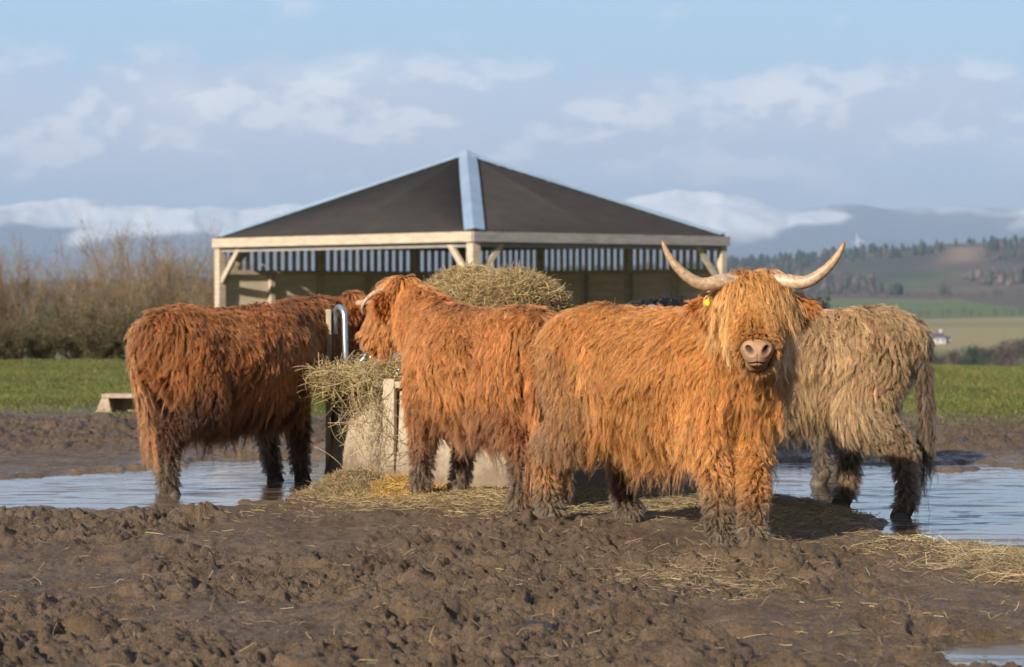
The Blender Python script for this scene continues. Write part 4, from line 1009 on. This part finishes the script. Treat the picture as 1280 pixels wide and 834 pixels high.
def shrub(kind, label, x, y, z, var, sc, rz, group, cols, protos={}):
    key = (kind, var)
    if key not in protos:
        Hh = {'tall': 2.7, 'low': 1.35}[kind]
        a, b, c = shrub_mesh(100 + var + (50 if kind == 'low' else 0), Hh, 1.3 if kind == 'tall' else 2.4, 14 if kind == 'tall' else 18, 12, 11 if kind == 'tall' else 8, .20 if kind == 'tall' else .55)
        v, f = tubes_np(np.concatenate([a[0]]), np.concatenate([a[1]]), 5); mt = mesh_np('stems', v, f, True); gg = np.random.default_rng(var)
        cc = np.array(cols[0]) * np.exp(gg.normal(size=(len(a[0]), 1)) * .2); setcol(mt, 'tint', np.repeat(cc, 6 * 5, 0))
        Pc = np.concatenate([b[0], c[0]]); Rc = np.concatenate([b[1], c[1]]); v, f = tubes_np(Pc, Rc, 3); mc = mesh_np('twigs', v, f, True)
        cc = np.array(cols[1]) * np.exp(gg.normal(size=(len(Pc), 1)) * .3); setcol(mc, 'tint', np.repeat(cc, 6 * 3, 0))
        mt.materials.append(M_BARK); mc.materials.append(M_BARK); ml = None
        if kind == 'low':
            n = 9000; P = c[0]; i = gg.integers(0, len(P), n); k = gg.integers(0, 6, n); p = P[i, k] + gg.normal(size=(n, 3)) * .03; u_ = nrm(gg.normal(size=(n, 3))) * .022; w_ = nrm(np.cross(u_, gg.normal(size=(n, 3)))) * .014
            V = np.stack([p - u_, p - w_, p + u_, p + w_], 1).reshape(-1, 3); ml = mesh_np('leaves', V, np.arange(n * 4).reshape(-1, 4)); cc = np.array(cols[2]) * np.exp(gg.normal(size=(n, 1)) * .35); setcol(ml, 'tint', np.repeat(cc, 4, 0)); ml.materials.append(M_LEAF)
        protos[key] = (mt, mc, ml)
    mt, mc, ml = protos[key]
    r = empty('bare_shrub' if kind == 'tall' else 'bramble_bush', (x, y, z), rz); r.scale = (sc, sc, sc * random.uniform(.92, 1.1)); tag(r, label, 'shrub' if kind == 'tall' else 'bush', group)
    for nm, mm in (('stems', mt), ('twigs', mc), ('leaves', ml)):
        if mm is not None:
            o = bpy.data.objects.new(nm, mm); COL.objects.link(o); o.parent = r
tallc = ((.17, .13, .085), (.225, .165, .10), None); lowc = ((.14, .105, .07), (.17, .125, .075), (.10, .092, .042))
sp = []
for k in range(17):
    x = -6.9 - k * .52 + random.uniform(-.12, .12); sp.append((x, random.uniform(67.5, 74), k))
random.shuffle(sp)
# silhouette height along the row, from the photograph
def hgt_at(px): return float(np.interp(px, [-200, 0, 30, 60, 100, 150, 180, 215, 250, 275], [138, 135, 132, 122, 130, 148, 152, 158, 150, 115]))
for (x, y, k) in sp:
    px = 640 + x / y * F; top = CH + (HZ + hgt_at(px) * 1.0 - 372 - 0) * 0
    ztop = CH + (372 - (455 - hgt_at(px) * random.uniform(.9, 1.04))) * y / F; zb = -.012 * (y - 51.5) - .05
    shrub('tall', 'bare brown twiggy winter shrub, %s from the barn in its row' % ORD[k], x, y, zb, k % 5, (ztop - zb) / 2.75, random.uniform(0, 6.28), 'bare shrubs left of the barn', tallc)
for k in range(14):
    x = -7.3 - k * .68 + random.uniform(-.2, .2); y = random.uniform(65, 67)
    shrub('low', 'low tangled tan-brown bush, %s from the barn under the bare shrubs' % ORD[k], x, y, -.3, k % 3, random.uniform(.85, 1.1), random.uniform(0, 6.28), 'low bushes under the bare shrubs', lowc)

# grass blades on the near pasture
g = np.random.default_rng(90); n = 150000
y = 24 + 31 * g.random(n) ** 1.15; x = g.uniform(-1, 1, n) * (.20 * y + 2.5)
dn = sstep(26.8, 33, y + 3.2 * fbm(x * .8, y * .5, 4, 91) + .8 * fbm(x * 4, y * 3, 2, 92) + np.interp(x, [-8, -4, 3, 8], [.5, 0, 2.2, 3.2]))
keep = (g.random(n) < dn * .95 + .0) & (np.abs(x) > .05 * y * (y > 30)); x, y = x[keep], y[keep]; n = len(x); z = ground_z(x, y, False)
hh = g.uniform(.03, .075, n) * (1 + .5 * fbm(x * 2, y * 2, 2, 93)); lean = g.normal(size=(n, 2)) * .6
K = 3; t_ = np.linspace(0, 1, K)
P = np.stack([x, y, z - .005], -1)[:, None] + np.stack([lean[:, :1] * t_ ** 2 * hh[:, None], lean[:, 1:] * t_ ** 2 * hh[:, None], t_[None] * hh[:, None]], -1)
pt = fbm(x * .8, y * .6, 3, 94)[:, None]
cc = np.array([.11, .128, .030]) * (1 + .5 * pt) * np.exp(g.normal(size=(n, 1)) * .25); dry = (g.random((n, 1)) < .14); cc = np.where(dry, np.array([.27, .21, .09]), cc)
tag(curves_obj('grass', P, np.repeat(g.uniform(.003, .0055, (n, 1)), K, 1) * (1 - .6 * t_[None]), np.repeat(cc[:, None], K, 1), M_STRAND), kind='stuff')

# ------------------------------------------------------------------ valley trees, hedge, houses, turbine
def leafy(name, label, cat, x, y, zb, h, wd, colr, seed, group=None, n=2600, parent=None, trunk=True, conif=False):
    g = np.random.default_rng(seed); r = empty(name, (x, y, zb)); tag(r, label, cat, group)
    mb = MB(); mb.tube([(0, 0, -.3 * h * .1), (wd * .02, 0, h * .3), (-wd * .02, 0, h * .75)], [h * .035, h * .026, h * .008], 7)
    for k in range(5):
        a = k * 1.3 + g.random(); mb.tube([(0, 0, h * (.28 + .08 * k)), (math.cos(a) * wd * .28, math.sin(a) * wd * .28, h * (.45 + .09 * k))], [h * .014, h * .005], 5)
    o = mb.build('trunk', M_BARK, r, True); setcol(o.data, 'tint', np.tile([.09, .07, .05], (len(o.data.vertices), 1)))
    nc = 16; cz = g.uniform(.32, .9, nc); prof = np.where(cz < .6, .8, .8 * (1 - (cz - .6) / .5)) if not conif else (1.05 - cz)
    ca_ = g.uniform(0, 6.28, nc); cr = prof * g.uniform(.2, .95, nc) * wd * .42
    cc_ = np.stack([np.cos(ca_) * cr, np.sin(ca_) * cr, cz * h], -1); ci = g.integers(0, nc, n)
    p = cc_[ci] + g.normal(size=(n, 3)) * [wd * .10, wd * .10, h * .075]; s_ = .022 * h
    u_ = nrm(g.normal(size=(n, 3))) * s_; w_ = nrm(np.cross(u_, g.normal(size=(n, 3)))) * s_ * .7
    V = np.stack([p - u_, p - w_, p + u_, p + w_], 1).reshape(-1, 3); me = mesh_np('crown', V, np.arange(n * 4).reshape(-1, 4))
    cl = np.array(colr) * np.exp(g.normal(size=(nc, 1)) * .28)[ci] * np.exp(g.normal(size=(n, 1)) * .2); setcol(me, 'tint', np.repeat(cl, 4, 0)); link('crown', me, r, M_LEAF)
    return r
DG, BR_, OL = (.030, .048, .024), (.105, .080, .062), (.075, .085, .035)
row = [(1152, 444, 24, 'd'), (1166, 442, 30, 'd'), (1178, 446, 20, 'b'), (1192, 440, 26, 'b'), (1206, 438, 28, 'd'), (1217, 436, 34, 'd'), (1231, 438, 30, 'b'), (1243, 436, 36, 'd'), (1252, 432, 38, 'b'),
       (1263, 428, 44, 'b'), (1274, 428, 46, 'b'), (1287, 430, 44, 'd'), (1303, 434, 40, 'b'), (1320, 436, 36, 'd'), (1137, 447, 22, 'b'), (1118, 448, 22, 'd')]
for k, (px, topy, wpx, kd_) in enumerate(row):
    Y = 820 + 60 * math.sin(k * 2.1); x = gx(px, Y); zb = vz(x, Y); zt = gz(topy - 6, Y)
    lab = {'d': 'dark green', 'b': 'bare brownish'}[kd_] + ' tree in the valley, %s from the right in its row' % ORD[sum(1 for r2 in row if r2[0] > px)]
    leafy('valley_tree', lab, 'tree', x, Y, zb - .5, max(zt - zb, 4), wpx * Y / F * 1.1, DG if kd_ == 'd' else BR_, 200 + k, 'valley trees', n=1500)
# hedge lines further off, and single field trees
for k in range(26):
    px = 1020 + k * 13 + random.uniform(-4, 4); Y = 1840 + (k % 3) * 15 + (px - 1100) * .2; x = gx(px, Y); zb = vz(x, Y)
    leafy('field_tree', 'small dark tree in the far hedge between the green and tan fields', 'tree', x, Y, zb - .5, random.uniform(3.5, 7), random.uniform(5, 9), DG if k % 3 else BR_, 260 + k, 'far hedge trees', n=260)
for k in range(34):
    px = 880 + k * 15 + random.uniform(-5, 5); Y = 2520 + random.uniform(-20, 40); x = gx(px, Y); zb = vz(x, Y)
    leafy('field_tree', 'bare brown tree on the edge of the far wood below the hill', 'tree', x, Y, zb - .5, random.uniform(7, 13), random.uniform(10, 16), BR_ if k % 4 else DG, 320 + k, 'wood edge trees', n=260)
leafy('dark_bush', 'small dark evergreen bush seen just behind the golden cow\'s right ear', 'bush', gx(1024, 72), 72, -.8, 1.95, 1.3, (.028, .038, .020), 400, n=3000)

# far-off wood on the hill
g = np.random.default_rng(500); N = 5200; ang = g.uniform(-.19, .30, N); yy = 2650 + 1650 * g.random(N) ** .8; xx = ang * yy
pxx = 640 + ang * F; crestband = (yy > 3850); lowb = (yy < 3300)
woodn = fbm(xx / 220, yy / 260, 3, 510)
keep = (crestband & (woodn > -.42)) | (~crestband & (woodn > .02)) | (lowb & (woodn > -.2))
keep &= ~((np.abs(pxx - 1205) < 26) & (yy > 3450) & (yy < 4050)); keep &= ~((np.abs(pxx - 1150) < 50) & (yy < 3600) & (yy > 2900) & (woodn < .3))
xx, yy, crestband = xx[keep], yy[keep], crestband[keep]; N = len(xx); zz = np.array([vz(a, b) for a, b in zip(xx, yy)])
ht = g.uniform(7, 13, N) * np.where(crestband, 1.15, 1.0); wd = ht * np.where(crestband, .55, .8) * g.uniform(.7, 1.2, N)
V = []; prof_ = [(0, .15), (.15, .85), (.4, 1.0), (.72, .7), (1.0, .08)]; sides = 6
for hfz, rr in prof_:
    for k in range(sides):
        a = 2 * math.pi * k / sides + g.uniform(-.3, .3, N); r_ = wd * .5 * rr * g.uniform(.65, 1.25, N)
        V.append(np.stack([xx + np.cos(a) * r_, yy + np.sin(a) * r_, zz - .5 + ht * (hfz + g.uniform(-.05, .05, N))], -1))
V = np.stack(V, 1); nv_ = V.shape[1]; fq = np.array([(j * sides + k, j * sides + (k + 1) % sides, (j + 1) * sides + (k + 1) % sides, (j + 1) * sides + k) for j in range(len(prof_) - 1) for k in range(sides)])
Fq = (fq[None] + (np.arange(N) * nv_)[:, None, None]).reshape(-1, 4)
me = mesh_np('woodland', V.reshape(-1, 3), Fq, False); cc = np.where((crestband & (g.random(N) < .8))[:, None], np.array([.024, .036, .026]), np.where((g.random(N) < .6)[:, None], np.array([.085, .066, .056]), np.array([.040, .050, .030]))) * np.exp(g.normal(size=(N, 1)) * .25)
setcol(me, 'tint', np.repeat(cc, nv_, 0)); tag(link('woodland', me, None, M_BARK), kind='stuff')

M_WHITE = plain('white_render', (.78, .76, .72), .8, nscale=1, var=.04, bump=0)
M_SLATE = plain('slate_roof', (.10, .095, .11), .7, nscale=2, var=.2, bump=0)
M_PALEROOF = plain('pale_sheet_roof', (.42, .40, .38), .6, nscale=2, var=.1, bump=0)
M_PANE = plain('window_glass', (.03, .035, .045), .1, nscale=2, var=.1, bump=0)
def house(name, label, x, y, L_, D_, wh, rh, wm, rm, rz=0, nwin=3, chim=True):
    zb = vz(x, y) - .3; r = empty(name, (x, y, zb), rz); tag(r, label, 'house' if name != 'farm_shed' else 'shed')
    mb = MB(); hx, hy = L_ / 2, D_ / 2
    mb.add([(-hx, -hy, 0), (hx, -hy, 0), (hx, hy, 0), (-hx, hy, 0), (-hx, -hy, wh), (hx, -hy, wh), (hx, hy, wh), (-hx, hy, wh), (-hx, 0, wh + rh), (hx, 0, wh + rh)],
           [(0, 1, 5, 4), (2, 3, 7, 6), (1, 2, 6, 9, 5), (3, 0, 4, 8, 7)]); mb.build('wall', wm, r)
    mb = MB(); ov = .3
    for sgn in (-1, 1):
        a = [(-hx - ov, sgn * (hy + ov), wh - rh * ov / hy), (hx + ov, sgn * (hy + ov), wh - rh * ov / hy), (hx + ov, 0, wh + rh), (-hx - ov, 0, wh + rh)]
        mb.add([(p[0], p[1], p[2] + .05) for p in a] + [(p[0], p[1], p[2] + .25) for p in a], [(0, 1, 2, 3), (7, 6, 5, 4), (0, 4, 5, 1), (0, 3, 7, 4), (1, 5, 6, 2)])
    rf = mb.build('roof', rm, r)
    if chim:
        for sx in (-1, 1): mb = MB(); mb.box((sx * (hx - .5), 0, wh + rh + .5), (.8, .7, 1.4)); mb.build('chimney', wm, rf)
    for k in range(nwin):
        mb = MB(); mb.box((-hx + L_ * (k + .5) / nwin, -hy - .03, wh * .55), (.9, .08, 1.2)); mb.build('window', M_PANE, r)
    return r
def hy_(px, Y): return gx(px, Y)
house('farm_house', 'white farmhouse with slate roof alone in the tan field right of the dun cow', gx(1167, 1240), 1240, 8.5, 6, 2.9, 2.2, M_WHITE, M_SLATE, R(28), 3)
house('farm_shed', 'low white outbuilding beside the far white farmhouse', gx(1182, 1245), 1245, 3.2, 3.5, 2.2, .9, M_WHITE, M_SLATE, R(20), 1, False)
house('farm_shed', 'long pale-roofed shed among the valley trees at the right', gx(1243, 800), 800, 6.5, 5, 1.9, 1.2, M_WHITE, M_PALEROOF, R(8), 3, False)
house('farm_shed', 'pale-roofed shed at the right picture edge among valley trees', gx(1277, 790), 790, 4.2, 5, 2.0, 1.3, M_WHITE, M_PALEROOF, R(-12), 2, False)
house('farm_shed', 'small pale shed below the valley trees near the dun cow\'s rump', gx(1205, 790), 790, 3.6, 4, 1.2, 1.0, M_WHITE, M_PALEROOF, R(15), 1, False)
# wind turbine on the plain
Y = 12300; x = gx(1072, Y); r = empty('wind_turbine', (x, Y, vz(x, Y) - 2)); tag(r, 'tiny white wind turbine on the plain beyond the right horn', 'wind turbine')
zt = gz(300, Y) - r.location.z
mb = MB(); mb.tube([(0, 0, 0), (0, 0, zt)], [4.2, 2.4], 10); mb.build('tower', M_WHITE, r, True)
mb = MB(); mb.box((0, 1, zt + 1.2), (4, 9, 4)); mb.build('nacelle', M_WHITE, r)
for k in range(3):
    a = R(90 + 120 * k + 12); mb = MB(); c0 = Vector((0, -4.5, zt + 1.2)); dv = Vector((math.cos(a), 0, math.sin(a))); sv = Vector((-dv.z, 0, dv.x))
    mb.add([c0 + dv * 1 - sv * 1.2, c0 + dv * 1 + sv * 1.2, c0 + dv * 8 + sv * 2.2, c0 + dv * 34 + sv * .4, c0 + dv * 34 - sv * .4, c0 + dv * 8 - sv * 1.4] +
           [p + Vector((0, .9, 0)) for p in (c0 + dv * 1 - sv * 1.2, c0 + dv * 1 + sv * 1.2, c0 + dv * 8 + sv * 2.2, c0 + dv * 34 + sv * .4, c0 + dv * 34 - sv * .4, c0 + dv * 8 - sv * 1.4)],
           [(0, 1, 2, 5), (5, 2, 3, 4), (11, 8, 7, 6), (10, 9, 8, 11)] + [(i, (i + 1) % 6, 6 + (i + 1) % 6, 6 + i) for i in range(6)]); mb.build('blade', M_WHITE, r)

# ------------------------------------------------------------------ stone trough, dark clod
M_STONE = plain('tan_stone', (.34, .255, .18), .85, nscale=12, var=.25, bump=.5)
Ys = 30.0; t0 = empty('stone_trough', (gx(152, Ys), Ys, .06), R(-6)); tag(t0, 'low tan stone trough half hidden behind the dark red cow', 'trough')
mb = MB(); mb.box((0.08, 0, .155), (.52, .34, .045)); mb.build('slab', M_STONE, t0, bevel=.008)
mb = MB(); mb.add([(-.26, -.17, -.05), (-.06, -.17, -.05), (-.06, .17, -.05), (-.26, .17, -.05), (-.18, -.165, .131), (-.10, -.165, .131), (-.10, .165, .131), (-.18, .165, .131)], [(3, 2, 1, 0), (4, 5, 6, 7), (0, 1, 5, 4), (1, 2, 6, 5), (2, 3, 7, 6), (3, 0, 4, 7)]); mb.build('end_block', M_STONE, t0, bevel=.01)
mb = MB(); mb.box((.10, .13, .04), (.44, .05, .18)); mb.build('back_block', M_STONE, t0, bevel=.006)
mb = MB(); mb.box((.28, -.02, .04), (.08, .30, .18)); mb.build('end_block', M_STONE, t0, bevel=.01)
bm = bmesh.new(); bmesh.ops.create_icosphere(bm, subdivisions=4, radius=1)
V = np.array([v.co[:] for v in bm.verts]); k_ = 1 + .35 * fbm(V[:, 0] * 2.2, V[:, 1] * 2.2, 4, 601, z=V[:, 2] * 2.2) + .10 * np.abs(fbm(V[:, 0] * 7, V[:, 1] * 7, 3, 602, z=V[:, 2] * 7))
for v, k2 in zip(bm.verts, k_): v.co = Vector((v.co.x * .088 * k2, v.co.y * .085 * k2, v.co.z * .036 * k2 + .01 * v.co.x))
me = bpy.data.meshes.new('dung_lump'); bm.to_mesh(me); bm.free(); me.polygons.foreach_set('use_smooth', np.ones(len(me.polygons), bool))
o = link('dung_lump', me, None, plain('dark_wet_clod', (.035, .028, .024), .5, nscale=25, var=.4, bump=.6)); Y = 10.6; o.location = (gx(672, Y), Y, float(ground_z(np.array([gx(672, Y)]), np.array([Y]), False)[0]) + .022); o.rotation_euler = (0, R(6), R(8))
tag(o, 'dark wet lump of dung lying alone on the churned mud in the foreground', 'dung lump')

# golden cow in front, head turned to the camera
make_cow('highland_cow', 'golden horned highland cow standing in front, facing the camera', (.80, 14.60, 0), yaw_of(.76, -.70),
         [(1.03, 13.98), (1.18, 13.80), (.21, 15.16), (.62, 15.24)], (gx(941, 13.85), 13.85, 1.335), (-.02, -.82, -.57), GOLD, scale=1.09, seed=3, strands=300000, hsc=1.10, bd=.90, rearmud=.75, lx=.88,
         horns=[(-1, ('w', [(1.085, 13.82, 1.325), (1.016, 13.78, 1.328), (0.917, 13.75, 1.315), (0.823, 13.73, 1.37), (0.757, 13.73, 1.45), (0.725, 13.73, 1.525)], .038)),
                (1, ('w', [(1.257, 13.82, 1.325), (1.326, 13.78, 1.328), (1.420, 13.75, 1.325), (1.509, 13.73, 1.38), (1.573, 13.73, 1.455), (1.605, 13.73, 1.52)], .038))],
         ear_tag=(gx(884, 13.65), 13.66, 1.225), mudline=.30, face_long=.31, voxel=.012, tail=[(-.70, 0, 1.04), (-.78, .04, .97), (-.82, .08, .75), (-.82, .10, .6), (-.80, .1, .52)])
# red cow, tail towards us, head over the feeder
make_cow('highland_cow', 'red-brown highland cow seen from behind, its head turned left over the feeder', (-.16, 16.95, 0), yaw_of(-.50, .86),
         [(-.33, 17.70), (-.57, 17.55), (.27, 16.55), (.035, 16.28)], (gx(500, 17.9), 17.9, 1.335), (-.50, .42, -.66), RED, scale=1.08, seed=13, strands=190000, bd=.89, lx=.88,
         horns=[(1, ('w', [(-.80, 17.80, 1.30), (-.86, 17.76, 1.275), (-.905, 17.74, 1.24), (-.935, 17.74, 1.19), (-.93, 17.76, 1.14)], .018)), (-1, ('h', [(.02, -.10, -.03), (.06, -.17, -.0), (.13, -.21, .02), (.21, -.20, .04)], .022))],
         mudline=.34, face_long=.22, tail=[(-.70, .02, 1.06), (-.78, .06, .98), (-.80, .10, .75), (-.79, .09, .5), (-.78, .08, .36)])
# dark red cow on the left, in the water
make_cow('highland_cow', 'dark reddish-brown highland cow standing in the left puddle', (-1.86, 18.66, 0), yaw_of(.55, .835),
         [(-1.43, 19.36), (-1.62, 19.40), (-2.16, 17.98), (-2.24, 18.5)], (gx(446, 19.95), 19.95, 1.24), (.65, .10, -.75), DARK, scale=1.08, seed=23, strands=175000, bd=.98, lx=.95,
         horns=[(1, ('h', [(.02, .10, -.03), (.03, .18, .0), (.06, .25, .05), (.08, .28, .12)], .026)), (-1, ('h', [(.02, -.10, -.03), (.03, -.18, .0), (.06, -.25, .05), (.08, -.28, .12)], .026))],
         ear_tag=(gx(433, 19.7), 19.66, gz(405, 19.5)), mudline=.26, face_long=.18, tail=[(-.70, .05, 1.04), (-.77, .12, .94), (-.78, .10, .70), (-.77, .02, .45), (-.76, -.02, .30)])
# dun cow on the right
make_cow('highland_cow', 'dun grey-beige muddy highland cow standing behind the golden cow, rump to the right', (1.62, 16.62, 0), yaw_of(-.97, .22),
         [(1.22, 17.10), (1.22, 16.70), (1.98, 17.05), (2.22, 16.17)], (.62, 16.75, 1.03), (-.65, .35, -.7), DUN, scale=1.08, seed=33, strands=170000, bd=.83, lx=.90,
         horns=None, mudline=.52, mud_k=.9, bodymud=.22, face_long=.2, tail=[(-.70, 0, 1.03), (-.79, .05, .95), (-.82, .09, .70), (-.82, .10, .45), (-.82, .10, .32)])
# black cow behind
make_cow('highland_cow', 'black highland cow mostly hidden behind the golden cow and feeder', (1.52, 20.05, 0), yaw_of(-.85, .50),
         [(1.10, 20.50), (.95, 20.15), (2.25, 20.0), (2.06, 19.02)], (.62, 20.65, 1.10), (-.5, .0, -.85), BLK, scale=1.12, seed=43, strands=80000, horns=None, mudline=.30, voxel=.018,
         tail=[(-.74, 0, 1.02), (-.82, .02, .95), (-.84, .02, .70), (-.82, .02, .45), (-.81, .02, .30)])
